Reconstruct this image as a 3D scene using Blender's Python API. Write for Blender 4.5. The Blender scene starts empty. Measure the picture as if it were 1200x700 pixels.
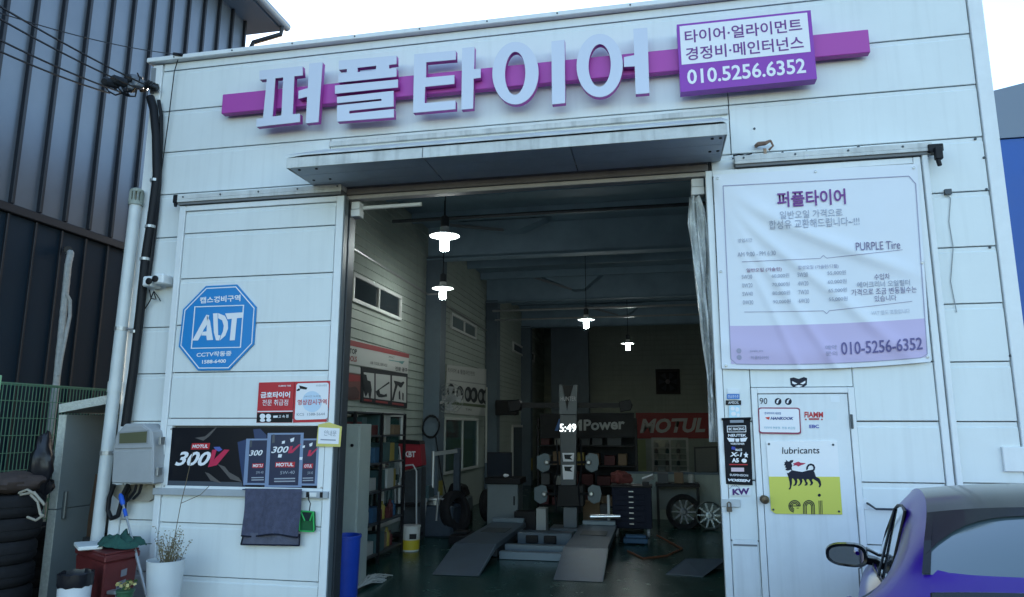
import bpy, bmesh, math, random
from mathutils import Vector, Matrix
random.seed(7)
S = bpy.context.scene
COL = S.collection
R = math.radians
# ------------------------------------------------------------------ camera
F_PX, PITCH, YAW, ROLL = 830.0, .1788, .2018, .0018        # measured from the facade's panel joints
CAM = Vector((0, -6.66, 1.953))
_fw = Vector((-math.sin(YAW)*math.cos(PITCH), math.cos(YAW)*math.cos(PITCH), math.sin(PITCH)))
_r0 = Vector((math.cos(YAW), math.sin(YAW), 0)); _u0 = _r0.cross(_fw)
_rt = math.cos(ROLL)*_r0 + math.sin(ROLL)*_u0; _up = -math.sin(ROLL)*_r0 + math.cos(ROLL)*_u0
cd = bpy.data.cameras.new('camera'); co = bpy.data.objects.new('camera', cd); COL.objects.link(co)
m = Matrix((( _rt.x, _up.x, -_fw.x, CAM.x), (_rt.y, _up.y, -_fw.y, CAM.y), (_rt.z, _up.z, -_fw.z, CAM.z), (0,0,0,1)))
co.matrix_world = m
cd.sensor_width = 36; cd.lens = 36*F_PX/1200; cd.clip_end = 2000; cd.clip_start = .05
S.camera = co
LAMP_E = 31.0
# ------------------------------------------------------------------ light
SUN_EL, SUN_AZ = R(13), R(-15)          # low sun behind the shop, azimuth measured from +Y towards +X
w = bpy.data.worlds.new('World'); S.world = w; w.use_nodes = True
nt = w.node_tree; bg = nt.nodes['Background']
sk = nt.nodes.new('ShaderNodeTexSky'); sk.sky_type = 'NISHITA'; sk.sun_disc = False
sk.sun_elevation = SUN_EL; sk.sun_rotation = SUN_AZ; sk.air_density = 1.0; sk.dust_density = .6; sk.ozone_density = 1.7
nt.links.new(sk.outputs[0], bg.inputs[0]); bg.inputs[1].default_value = .15
sl = bpy.data.lights.new('sun', 'SUN'); sl.energy = 2.0; sl.angle = R(.5); sl.color = (1,.9,.78)
so = bpy.data.objects.new('sun', sl); COL.objects.link(so)
sd = Vector((math.sin(SUN_AZ)*math.cos(SUN_EL), math.cos(SUN_AZ)*math.cos(SUN_EL), math.sin(SUN_EL)))
so.rotation_euler = sd.to_track_quat('Z', 'Y').to_euler(); so.location = sd*60
S.view_settings.view_transform = 'Standard'; S.view_settings.look = 'None'; S.view_settings.gamma = 1
S.view_settings.exposure = 2.0
# ------------------------------------------------------------------ points measured in the photograph (1200 px wide), put on real planes
def ray(px, py): return (px-600)/F_PX*_rt + (350-py)/F_PX*_up + _fw
def FP(px, py, Y=0.0):                 # on the plane y = Y (parallel to the facade)
    d = ray(px, py); return CAM + d*((Y-CAM.y)/d.y)
def WP(px, py, X):                     # on the plane x = X (side walls)
    d = ray(px, py); return CAM + d*((X-CAM.x)/d.x)
def GP(px, py, z=0.0):                 # on a level plane
    d = ray(px, py); return CAM + d*((z-CAM.z)/d.z)
# ------------------------------------------------------------------ materials
MATS = {}
def mat(name, col, rough=.5, metal=0, var=0, vscale=6, bump=0, bscale=40, coat=0, emit=0, streak=0, stretch=(1,1,1), alpha=None, trans=0, ior=1.45):
    if name in MATS: return MATS[name]
    M = bpy.data.materials.new(name); M.use_nodes = True; n = M.node_tree; b = n.nodes['Principled BSDF']
    b.inputs['Base Color'].default_value = (*col, 1); b.inputs['Roughness'].default_value = rough; b.inputs['Metallic'].default_value = metal
    if max(col) < .065 and coat == 0 and metal < .1 and rough > .3: b.inputs['Specular IOR Level'].default_value = .22
    b.inputs['Coat Weight'].default_value = coat; b.inputs['Coat Roughness'].default_value = .04
    b.inputs['Transmission Weight'].default_value = trans; b.inputs['IOR'].default_value = ior
    if emit: b.inputs['Emission Color'].default_value = (*col, 1); b.inputs['Emission Strength'].default_value = emit
    if var or bump or streak:
        tc = n.nodes.new('ShaderNodeTexCoord'); mp = n.nodes.new('ShaderNodeMapping'); mp.inputs['Scale'].default_value = stretch
        n.links.new(tc.outputs['Object'], mp.inputs[0])
    if var:
        t = n.nodes.new('ShaderNodeTexNoise'); t.inputs['Scale'].default_value = vscale; t.inputs['Detail'].default_value = 6; t.inputs['Roughness'].default_value = .65
        n.links.new(mp.outputs[0], t.inputs['Vector'])
        r = n.nodes.new('ShaderNodeMapRange'); r.inputs[1].default_value = .3; r.inputs[2].default_value = .7
        r.inputs[3].default_value = 1-var; r.inputs[4].default_value = 1+var*.5
        n.links.new(t.outputs[0], r.inputs[0])
        src = r.outputs[0]
        if streak:                      # rain streaks: noise drawn out along z
            m2 = n.nodes.new('ShaderNodeMapping'); m2.inputs['Scale'].default_value = (9, 9, .5)
            n.links.new(tc.outputs['Object'], m2.inputs[0])
            t2 = n.nodes.new('ShaderNodeTexNoise'); t2.inputs['Scale'].default_value = 1.6; t2.inputs['Detail'].default_value = 4
            n.links.new(m2.outputs[0], t2.inputs['Vector'])
            r2 = n.nodes.new('ShaderNodeMapRange'); r2.inputs[1].default_value = .5; r2.inputs[2].default_value = .78
            r2.inputs[3].default_value = 1; r2.inputs[4].default_value = 1-streak
            n.links.new(t2.outputs[0], r2.inputs[0])
            mm = n.nodes.new('ShaderNodeMath'); mm.operation = 'MULTIPLY'
            n.links.new(src, mm.inputs[0]); n.links.new(r2.outputs[0], mm.inputs[1]); src = mm.outputs[0]
        v = n.nodes.new('ShaderNodeVectorMath'); v.operation = 'SCALE'; v.inputs[0].default_value = col
        n.links.new(src, v.inputs['Scale']); n.links.new(v.outputs[0], b.inputs['Base Color'])
        rr = n.nodes.new('ShaderNodeMapRange'); rr.inputs[3].default_value = max(0, rough-.08); rr.inputs[4].default_value = min(1, rough+.1)
        n.links.new(t.outputs[0], rr.inputs[0]); n.links.new(rr.outputs[0], b.inputs['Roughness'])
    if bump:
        t = n.nodes.new('ShaderNodeTexNoise'); t.inputs['Scale'].default_value = bscale; t.inputs['Detail'].default_value = 4
        n.links.new(mp.outputs[0], t.inputs['Vector'])
        bu = n.nodes.new('ShaderNodeBump'); bu.inputs['Strength'].default_value = bump; bu.inputs['Distance'].default_value = .02
        n.links.new(t.outputs[0], bu.inputs['Height']); n.links.new(bu.outputs[0], b.inputs['Normal'])
    MATS[name] = M; return M
WHITE = mat('white_panel_paint', (.725,.768,.768), .42, var=.05, vscale=1.3, streak=.07, bump=.05, bscale=1.2)
WHITE2 = mat('white_trim_paint', (.76,.79,.80), .4, var=.06, vscale=5, streak=.06)
GREYW = mat('weathered_white_steel', (.60,.62,.61), .55, var=.22, vscale=5, streak=.3)
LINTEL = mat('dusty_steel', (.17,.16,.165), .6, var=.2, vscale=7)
JOINT = mat('dark_joint', (.17,.18,.19), .8)
BLACK = mat('black_paint', (.012,.012,.014), .45)
BLACKM = mat('black_rubber', (.018,.018,.02), .75, var=.2, vscale=12)
NAVYM = mat('upper_steel_sky_sheen', (.16,.185,.22), .36, metal=.45, var=.12, vscale=.9, bump=.10, bscale=1.0)  # upper panels: sky reflected in black steel is put into this lighter colour
NAVYL = mat('lower_steel_alley_shade', (.010,.022,.036), .55, metal=.0, var=.12, vscale=1.1, bump=.05, bscale=1.2)  # smoother lower panels; the narrow alley's shade is put into the dark colour
RIB = mat('black_seam_rib', (.018,.02,.026), .4, metal=.3)
PURPLE = mat('purple_sign_paint', (.42,.06,.36), .42)
PURPLEF = mat('purple_sign_face', (.27,.04,.40), .38)
PTXT = mat('purple_print', (.17,.035,.24), .5)
LETTER = mat('white_acrylic', (.60,.635,.735), .3, coat=.2)
SHEETW = mat('white_print', (.82,.82,.85), .5)
STEEL = mat('galvanised_steel', (.45,.46,.46), .4, metal=.7, var=.15, vscale=20)
DSTEEL = mat('dark_steel', (.07,.08,.09), .5, metal=.5, var=.2, vscale=9)
GREYP = mat('grey_plastic', (.36,.37,.38), .5, var=.08, vscale=5)
PIPE = mat('white_pvc', (.62,.66,.66), .35, var=.1, vscale=3, streak=.12)
CABLE = mat('black_cable', (.012,.013,.016), .5)
RED = mat('red_print', (.50,.018,.03), .45)
BLUEADT = mat('blue_print', (.010,.23,.58), .4)
BLUEB = mat('blue_plastic', (.015,.06,.42), .4, var=.08, vscale=8)
NAVY = mat('navy_print', (.012,.022,.065), .35)
NIGHT = mat('black_glossy_print', (.008,.009,.014), .34)
LAV = mat('lavender_print', (.56,.47,.68), .6)
BANNER = mat('white_banner_vinyl', (.74,.77,.82), .5, var=.03, vscale=2)
YELLOW = mat('yellow_print', (.64,.62,.10), .45)
FLOORM = mat('green_epoxy', (.012,.055,.045), .24, var=.45, vscale=3.2, bump=.04, bscale=3)
ASPH = mat('asphalt', (.05,.05,.052), .85, var=.25, vscale=8, bump=.4, bscale=120)
SIDING = mat('beige_siding', (.36,.41,.37), .6, var=.10, vscale=1.4, streak=.15)
CEIL = mat('dark_ceiling_steel', (.24,.35,.44), .6, var=.15, vscale=2)
COLM = mat('dark_column_steel', (.10,.14,.175), .55, var=.12, vscale=3)
FRAMEW = mat('white_window_frame', (.58,.60,.58), .45)
GLASSD = mat('dark_window_glass', (.03,.04,.045), .06, coat=.4)
GLASST = mat('teal_window_glass', (.03,.09,.09), .08, coat=.4)
TYRE = mat('tyre_rubber', (.016,.016,.018), .8, var=.25, vscale=14, bump=.15, bscale=60)
# ------------------------------------------------------------------ object helpers
ORG = {}
def link(o):
    COL.objects.link(o); return o
def tag(o, label=None, cat=None, group=None, kind=None):
    if label: o['label'] = label
    if cat: o['category'] = cat
    if group: o['group'] = group
    if kind: o['kind'] = kind
    return o
def thing(name, label, cat, loc, group=None):
    o = bpy.data.objects.new(name, None); o.empty_display_size = .1; o.location = loc; link(o); ORG[o.name] = Vector(loc)
    return tag(o, label, cat, group)
def put(name, me, mt, parent=None):
    """one mesh object, vertices given in world coordinates"""
    o = bpy.data.objects.new(name, me)
    if mt is not None:
        for x in (mt if isinstance(mt, (list, tuple)) else [mt]): me.materials.append(x)
    if parent is not None:
        org = ORG[parent.name]; me.transform(Matrix.Translation(-org)); o.parent = parent; link(o); ORG[o.name] = org
    else:
        link(o); ORG[o.name] = Vector((0,0,0))
    return o
def rebase(o, p):
    """move a top-level mesh's origin to its own place"""
    p = Vector(p); o.data.transform(Matrix.Translation(-p)); o.location = p; ORG[o.name] = p; return o
class MB:
    def __init__(s): s.bm = bmesh.new()
    def face(s, pts, mi=0):
        f = s.bm.faces.new([s.bm.verts.new(p) for p in pts]); f.material_index = mi; return f
    def box(s, x0, x1, y0, y1, z0, z1):
        x0,x1 = min(x0,x1),max(x0,x1); y0,y1 = min(y0,y1),max(y0,y1); z0,z1 = min(z0,z1),max(z0,z1)
        v = [s.bm.verts.new(p) for p in ((x0,y0,z0),(x1,y0,z0),(x1,y1,z0),(x0,y1,z0),(x0,y0,z1),(x1,y0,z1),(x1,y1,z1),(x0,y1,z1))]
        for q in ((3,2,1,0),(4,5,6,7),(0,1,5,4),(1,2,6,5),(2,3,7,6),(3,0,4,7)): s.bm.faces.new([v[i] for i in q])
        return s
    def prism(s, pts, off):
        """solid from a flat outline and an offset vector"""
        off = Vector(off); a = [s.bm.verts.new(p) for p in pts]; b = [s.bm.verts.new(Vector(p)+off) for p in pts]
        n = len(pts); s.bm.faces.new(a); s.bm.faces.new(b[::-1])
        for i in range(n): s.bm.faces.new([a[i], b[i], b[(i+1)%n], a[(i+1)%n]])
        return s
    def bar(s, a, b, wx, wy=None):
        a, b = Vector(a), Vector(b); d = (b-a).normalized(); wy = wx if wy is None else wy
        ref = Vector((0,0,1)) if abs(d.z) < .9 else Vector((0,1,0)); u = d.cross(ref).normalized(); v = d.cross(u)
        return s.prism([a+u*wx/2+v*wy/2, a-u*wx/2+v*wy/2, a-u*wx/2-v*wy/2, a+u*wx/2-v*wy/2], b-a)
    def tube(s, pts, r, n=8, cap=True):
        pts = [Vector(p) for p in pts]; rs = r if isinstance(r, (list, tuple)) else [r]*len(pts); rings = []
        pu = None
        for i, p in enumerate(pts):
            d = (pts[min(i+1,len(pts)-1)]-pts[max(i-1,0)])
            d = d.normalized() if d.length > 1e-9 else Vector((0,0,1))
            if pu is None:
                ref = Vector((0,0,1)) if abs(d.z) < .9 else Vector((1,0,0)); u = d.cross(ref).normalized()
            else: u = (pu - d*pu.dot(d)); u = u.normalized() if u.length > 1e-6 else d.orthogonal().normalized()
            pu = u; v = d.cross(u)
            rings.append([s.bm.verts.new(p+(u*math.cos(2*math.pi*k/n)+v*math.sin(2*math.pi*k/n))*rs[i]) for k in range(n)])
        for a, b in zip(rings, rings[1:]):
            for k in range(n): s.bm.faces.new([a[k], a[(k+1)%n], b[(k+1)%n], b[k]])
        if cap: s.bm.faces.new(rings[0][::-1]); s.bm.faces.new(rings[-1])
        return s
    def lathe(s, c, prof, n=20, axis='z', caps=True):
        """prof: (radius, height) pairs from the centre c along an axis"""
        c = Vector(c); ax = {'x':Vector((1,0,0)),'y':Vector((0,1,0)),'z':Vector((0,0,1))}[axis] if isinstance(axis, str) else Vector(axis).normalized()
        u = ax.orthogonal().normalized(); v = ax.cross(u); rings = []
        for r, h in prof:
            rings.append([s.bm.verts.new(c+ax*h+(u*math.cos(2*math.pi*k/n)+v*math.sin(2*math.pi*k/n))*max(r,1e-4)) for k in range(n)])
        for a, b in zip(rings, rings[1:]):
            for k in range(n): s.bm.faces.new([a[k], a[(k+1)%n], b[(k+1)%n], b[k]])
        if caps and prof[0][0] > 1e-3: s.bm.faces.new(rings[0][::-1])
        if caps and prof[-1][0] > 1e-3: s.bm.faces.new(rings[-1])
        return s
    def build(s, name, mt, parent=None, bevel=0, smooth=False, seg=1):
        bmesh.ops.recalc_face_normals(s.bm, faces=s.bm.faces)
        if bevel:
            es = [e for e in s.bm.edges if len(e.link_faces) == 2 and e.calc_face_angle(0) > .5]
            bmesh.ops.bevel(s.bm, geom=es, offset=bevel, segments=seg, affect='EDGES', clamp_overlap=True, profile=.6)
        me = bpy.data.meshes.new(name); s.bm.to_mesh(me); s.bm.free()
        if smooth:
            for p in me.polygons: p.use_smooth = True
            try: me.set_sharp_from_angle(angle=R(38))
            except Exception: pass
        return put(name, me, mt, parent)
def box(name, mt, x0, x1, y0, y1, z0, z1, parent=None, bevel=0): return MB().box(x0,x1,y0,y1,z0,z1).build(name, mt, parent, bevel)
def solo(o, label, cat, group=None, p=None):
    if p is None:
        vs = [v.co for v in o.data.vertices]; p = (sum(v.x for v in vs)/len(vs), sum(v.y for v in vs)/len(vs), min(v.z for v in vs))
    rebase(o, p); return tag(o, label, cat, group)
def copy_tree(o, parent=None):
    c = o.copy(); COL.objects.link(c); c.parent = parent; ORG[c.name] = ORG.get(o.name, Vector())
    for ch in [x for x in o.children]: copy_tree(ch, c)
    return c
# lettering: the built-in font's outlines, fitted into a quad
_tc = bpy.data.curves.new('lettering', 'FONT'); _to = bpy.data.objects.new('lettering', _tc); COL.objects.link(_to)
def glyphs(body, bold=0.0, shear=0.0, res=3, spacing=1.0):
    _tc.body = body; _tc.offset = bold; _tc.shear = shear; _tc.resolution_u = res; _tc.size = 1; _tc.align_x = 'CENTER' if '\n' in body else 'LEFT'
    _tc.space_character = spacing; _tc.space_line = .9
    dg = bpy.context.evaluated_depsgraph_get(); dg.update()
    me = bpy.data.meshes.new_from_object(_to.evaluated_get(dg))
    vs = [v.co.copy() for v in me.vertices]
    x0, x1 = min(v.x for v in vs), max(v.x for v in vs); y0, y1 = min(v.y for v in vs), max(v.y for v in vs)
    return me, [((v.x-x0)/max(x1-x0,1e-6), (v.y-y0)/max(y1-y0,1e-6)) for v in vs]
def text_map(name, body, fn, mt, parent=None, **k):
    me, uv = glyphs(body, **k)
    for v, (a, b) in zip(me.vertices, uv): v.co = fn(a, b)
    me.name = name; me.materials.clear()
    return put(name, me, mt, parent)
def text3(name, body, TL, TR, BL, mt, parent=None, lift=.003, n=None, **k):
    TL, TR, BL = Vector(TL), Vector(TR), Vector(BL); ex, ez = TR-TL, TL-BL
    nn = (Vector(n) if n else ex.cross(ez).normalized())
    return text_map(name, body, lambda a, b: BL+ex*a+ez*b+nn*lift, mt, parent, **k)
def ftext(name, body, tl, tr, bl, Y, mt, parent=None, **k):
    """lettering on a facade-parallel plane: corners measured in the photo"""
    return text3(name, body, FP(*tl, Y), FP(*tr, Y), FP(*bl, Y), mt, parent, lift=k.pop('lift', .003), n=(0,-1,0), **k)
def fsheet(name, pts, Y, t, mt, parent=None):
    """thin plate on the facade: outline in photo pixels, front face at depth Y, thickness t"""
    return MB().prism([FP(*p, Y) for p in pts], (0, t, 0)).build(name, mt, parent)
def fprint(name, polys, Y, mt, parent=None):
    """flat print: one or several outlines in photo pixels at depth Y"""
    b = MB()
    for pl in polys: b.face([FP(*p, Y) for p in pl])
    return b.build(name, mt, parent)
def rrect(x0, y0, x1, y1, r, n=4, sx=0):
    """rounded rectangle outline"""
    o = []
    for cx, cy, a0 in ((x1-r,y0+r,-90),(x1-r,y1-r,0),(x0+r,y1-r,90),(x0+r,y0+r,180)):
        for k in range(n+1):
            a = R(a0+90*k/n); o.append((cx+r*math.cos(a), cy+r*math.sin(a)))
    return o
def quadmap(q):
    """bilinear map of the unit square (u right, v down) to photo pixels: TL, TR, BR, BL"""
    (ax,ay),(bx,by),(cx,cy),(dx,dy) = q
    return lambda u, v: ((1-u)*(1-v)*ax+u*(1-v)*bx+u*v*cx+(1-u)*v*dx, (1-u)*(1-v)*ay+u*(1-v)*by+u*v*cy+(1-u)*v*dy)
# ================================================================== ground
gm = MB()
ys = [-150,-40,-12,-4,-2.6,-1.9,-1.2,-.6,-.2,.0,30,150]; zs = [.24,.24,.24,.23,.22,.15,.07,.01,0,0,0,0]
xs = [-150,-40,-12,-6,0,6,12,40,150]
gv = [[gm.bm.verts.new((x,y,z)) for x in xs] for y, z in zip(ys, zs)]
for i in range(len(ys)-1):
    for j in range(len(xs)-1): gm.bm.faces.new([gv[i][j], gv[i][j+1], gv[i+1][j+1], gv[i+1][j]])
tag(gm.build('ground', ASPH, smooth=True), kind='structure')
tag(box('shop_floor', FLOORM, -5.55, 2.9, .02, 22.6, -.05, .006), kind='structure')
# ================================================================== the tyre shop
XL, XR, OL, OR_, OT = -5.62, 3.03, -3.12, .52, 4.31
shop = thing('tyre_shop', 'white panel clad tyre shop with a wide open doorway under a steel canopy', 'building', (-1.3, 0, 0))
def panel(x0, x1, z0, z1, y0=0.0, y1=.05, parent=shop, mt=WHITE, name='wall_panel', g=.0045):
    a, b, c, d = x0+g, x1-g, z0+g, z1-g
    return MB().prism([(a,y0,c),(a,y0,d-.045),(a,y0+.007,d-.038),(a,y0+.007,d),(a,y1,d),(a,y1,c)], (b-a,0,0)).build(name, mt, parent, .003)
box('top_strip', WHITE, XL+.13, XR-.13, .002, .05, 6.007, 6.09, shop)
panel(XL+.12, XR-.12, 5.5, 6.0)
panel(XL+.12, .76, 5.0, 5.5); panel(.76, XR-.12, 5.0, 5.5)
panel(XL+.12, -3.36, 4.5, 5.0); panel(-3.36, .76, 4.5, 5.0); panel(.76, XR-.12, 4.5, 5.0)
for i in range(9):
    z0, z1 = i*.5, i*.5+.5
    if i == 0: z0 = .08
    panel(XL+.12, OL-.04, z0, z1); panel(OR_+.05, XR-.12, z0, z1)
core = MB().box(XL+.02, XR-.02, .056, .12, 4.5, 6.08).box(XL+.02, OL-.03, .056, .12, .0, 4.5).box(OR_+.03, XR-.02, .056, .12, 0, 4.5)
core.build('wall_core', JOINT, shop)
box('corner_trim', WHITE2, XL-.005, XL+.115, -.018, .14, 0, 6.08, shop, .005)
box('corner_trim', WHITE2, XR-.115, XR+.005, -.018, .14, 0, 6.08, shop, .005)
cap = MB().box(XL-.06, XR+.06, -.07, .3, 6.10, 6.155); cap.build('roof_trim', WHITE2, shop, .006)
for k in range(12):
    x = XL+.3+k*.74
    MB().lathe((x, -.071, 6.127), [(.009,0),(.009,-.006)], 8, 'y').build('screw', DSTEEL, shop)
# lintel over the doorway: three stepped strips
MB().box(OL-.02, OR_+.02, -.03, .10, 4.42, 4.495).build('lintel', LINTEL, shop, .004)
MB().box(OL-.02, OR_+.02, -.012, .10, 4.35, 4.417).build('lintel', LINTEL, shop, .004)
MB().box(OL-.02, OR_+.02, .012, .11, OT-.005, 4.347).build('lintel', mat('pale_steel_edge', (.42,.40,.39), .5, var=.15, vscale=8), shop, .004)
MB().box(OL-.08, OL, .05, .2, 0, 4.30).build('door_jamb', DSTEEL, shop, .004)
MB().box(OR_, OR_+.07, .05, .2, 0, 4.30).build('door_jamb', DSTEEL, shop, .004)
box('cable_clip', BLACK, -.98, -.86, -.05, -.031, 4.46, 4.50, shop)
# canopy
cn = MB(); cy = -.68; x0, x1 = -3.47, .66
cn.prism([(x0,cy,4.525),(x1,cy,4.525),(x1,cy,4.42),(x0,cy,4.42)], (0,.012,0))
cn.prism([(x0,-.003,4.86),(x0,cy+.012,4.53),(x0,cy+.012,4.42),(x0,-.003,4.44)], (.012,0,0))
cn.prism([(x1-.012,-.003,4.86),(x1-.012,cy+.012,4.53),(x1-.012,cy+.012,4.42),(x1-.012,-.003,4.44)], (.012,0,0))
cn.build('canopy_fascia', GREYW, shop, .003)
MB().prism([(x0-.02,cy-.015,4.535),(x1+.02,cy-.015,4.535),(x1+.02,-.002,4.868),(x0-.02,-.002,4.868)], (0,.003,.014)).build('canopy_roof', GREYW, shop)
for a, b in ((x0+.014, -2.08), (-2.075, -.70), (-.695, x1-.014)):
    for c0, c1 in ((cy+.013, -.45), (-.446, -.22), (-.216, -.03)):
        MB().box(a+.002, b-.002, c0, c1, 4.428+.03*(c0+.68)*0, 4.436).build('soffit_sheet', mat('grey_soffit', (.58,.63,.68), .5, var=.12, vscale=3), shop, .002)
box('fascia_joint', JOINT, -2.085, -2.075, cy-.002, cy, 4.425, 4.522, shop)
for x in (x0+.1, x0+.28, x1-.12, x1-.05):
    for y in (-.6, -.3): MB().lathe((x, y, 4.42), [(.014,0),(.014,.01)], 8).build('bolt', BLACK, shop)
# the flashing above the canopy
MB().box(-3.36, .75, -.03, -.001, 4.90, 4.955).build('canopy_flashing', GREYW, shop, .004)
# old rusty bracket stub right of the canopy
rust = mat('rusty_steel', (.24,.15,.11), .8, var=.4, vscale=30)
st = MB().tube([FP(886,171,-.01), FP(889,169,-.08), FP(897,168,-.10), FP(903,165,-.09)], [.018,.022,.02,.012], 8).tube([FP(903,165,-.09), FP(906,171,-.08), FP(901,176,-.05)], .01, 6)
st.build('bracket_stub', rust, shop, smooth=True)
fprint('rust_stain', [[(894,174),(898,174),(898.5,181),(897,188),(895.5,181)]], -.0035, mat('rust_stain', (.42,.30,.22), .7), shop)
MB().tube([FP(859,183,-.02), FP(866,181,-.03), FP(873,182.5,-.03), FP(881,180,-.03)], .008, 6).tube([FP(858,186,-.02), FP(868,184,-.03), FP(878,184,-.03)], .006, 6).build('loose_wire', CABLE, shop)
# door rails
for a, b in ((-5.06, -3.14), (.77, 2.44)):
    MB().box(a, b, -.15, -.002, 4.375, 4.425).box(a, b, -.15, -.142, 4.345, 4.376).build('door_rail', GREYW, shop, .003)
    MB().box(a+.01, b-.01, -.135, -.003, 4.32, 4.372).build('rail_shadow_gap', JOINT, shop)  # solid dark box stands in for the shade under the rail
    n = int((b-a)/.45)
    for k in range(n+1): MB().lathe((a+.08+k*.45, -.1505, 4.40), [(.01,0),(.01,-.006)], 8, 'y').build('screw', DSTEEL, shop)
MB().box(2.40, 2.52, -.17, -.06, 4.33, 4.40).box(2.44, 2.50, -.2, -.15, 4.25, 4.36).tube([(2.46,-.18,4.25),(2.47,-.18,4.19)], .02).build('rail_stop', BLACK, shop, .005)
MB().box(-5.1, -5.05, -.16, -.05, 4.34, 4.43).tube([(-5.08,-.14,4.35),(-5.07,-.14,4.30)], .018).build('rail_stop', BLACK, shop, .005)
# screws in the panels on the right
for px, py in ((1143,163),(1153,185),(1156,222),(1006,172),(1018,202),(945,178),(884,151),(917,179),(1160,290),(1178,349),(1184,417)):
    p = FP(px, py, -.001); MB().lathe(p, [(.012,0),(.010,-.008)], 8, 'y').build('screw', DSTEEL, shop)
# thin wall cable on the right hand column
MB().tube([FP(1109,229,-.01), FP(1114,232,-.012), FP(1112,260,-.01), FP(1117,290,-.01), FP(1114,330,-.01), FP(1121,366,-.01)], .004, 5).build('thin_wire', mat('grey_wire', (.3,.32,.33), .5), shop)
box('junction_clip', DSTEEL, *[FP(1106,226)[0], FP(1114,226)[0]], -.03, -.001, FP(1106,229)[2], FP(1106,223)[2], shop)
# ---- shell and interior
box('side_wall', mat('side_darkened_for_bounce', (.075,.09,.105), .6), XL, XL+.1, .13, 22.9, 0, 6.06, shop); box('side_wall', GREYW, XR-.1, XR, .13, 22.9, 0, 6.06, shop)  # unseen left wall, coloured dark to weaken light bounced onto the metal building
box('roof', CEIL, XL, XR, .125, 22.9, 6.06, 6.10, shop)
box('side_wall', SIDING, 2.80, 2.9, .13, 22.5, .007, 6.05, shop)
WX = -4.6
box('lining_wall', SIDING, WX-.1, WX-.02, .13, 22.5, .007, 6.05, shop)
box('back_wall', SIDING, XL+.1, XR-.1, 22.5, 22.8, 0, 6.06, shop)
BEAMY = (1.9, 7.0, 12.2, 17.4)
bays = ((.14, 6.98), (7.38, 12.18), (12.58, 17.38), (17.8, 22.45))
for bi, (a, b) in enumerate(bays):
    if bi < 2:
        for k in range(34):
            z = .9+k*.15
            MB().prism([(WX-.02,a,z),(WX+.012,a,z+.006),(WX-.004,a,z+.149),(WX-.02,a,z+.149)], (0,b-a,0)).build('siding_board', SIDING, shop)
    else:
        q = MB()
        for k in range(34):
            z = .9+k*.15; q.prism([(WX-.02,a,z),(WX+.012,a,z+.006),(WX-.004,a,z+.149),(WX-.02,a,z+.149)], (0,b-a,0))
        tag(q.build('siding', SIDING, shop), kind='stuff')
q = MB()
for k in range(30):
    z = .0+k*.2; q.prism([(WX,22.5,z),(WX,22.475,z+.006),(WX,22.495,z+.198),(WX,22.5,z+.198)], (7.4,0,0))
tag(q.build('siding', SIDING, shop), kind='stuff')
for Y in BEAMY[1:]:
    MB().box(WX+.0, WX+.33, Y, Y+.02, 0.01, 5.4).box(WX+.0, WX+.33, Y+.34, Y+.36, .01, 5.4).box(WX+.30, WX+.328, Y+.021, Y+.339, .01, 5.4).build('column', COLM, shop)
    MB().box(WX+.336, WX+.346, Y+.05, Y+.3, .5, .9).build('column_tape', mat('dull_yellow', (.3,.26,.05), .6), shop)
for Y in BEAMY:
    MB().box(WX, 2.79, Y+.08, Y+.10, 5.36, 6.05).box(WX, 2.79, Y-.04, Y+.22, 5.34, 5.358).build('ceiling_beam', CEIL, shop)
for k in range(16):
    Y = .5+k*1.38
    if min(abs(Y-b) for b in BEAMY) > .3: MB().box(WX, 2.79, Y, Y+.07, 5.86, 6.05).build('purlin', CEIL, shop)
for (px, py, Y, s_) in ((600,275,6.97,1.0), (676,342,12.17,1.0), (728,371,17.3,1.0)):     # knee plates hanging at the beams
    p = FP(px, py, Y); z = 5.33
    MB().prism([(p.x-1.05,Y,6.0),(p.x+.75,Y,6.0),(p.x+.22,Y,p.z),(p.x-.05,Y,p.z)], (0,-.35,0)).build('knee_plate', CEIL, shop)
    MB().bar((p.x-1.2,Y-.36,5.95),(p.x-.1,Y-.36,p.z),.05).build('knee_brace', mat('pale_brace', (.2,.22,.24), .5), shop)
# conduits along the left wall
MB().tube([(WX+.04,.2,4.72),(WX+.04,7.0,4.62),(WX+.36,7.0,4.62),(WX+.36,7.4,4.62),(WX+.05,7.4,4.62),(WX+.05,12.1,4.55)], .02, 6).build('conduit', STEEL, shop)
MB().tube([(WX+.05,7.37,4.9),(WX+.05,7.37,2.9)], .03, 6).build('conduit', mat('pale_conduit', (.5,.52,.5), .4), shop)
MB().tube([(WX+.05,12.15,3.0),(WX+.05,12.15,1.0)], .03, 6).build('conduit', mat('pale_conduit', (.5,.52,.5), .4), shop)
MB().tube([(WX+.4,4,5.28),(2.7,4,5.28)], .03, 6).build('conduit', DSTEEL, shop)
MB().tube([(WX+.4,11.3,4.95),(2.7,11.3,4.95)], .03, 6).tube([(WX+.4,11.6,4.75),(2.7,11.6,4.75)], .025, 6).build('conduit', STEEL, shop)
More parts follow.
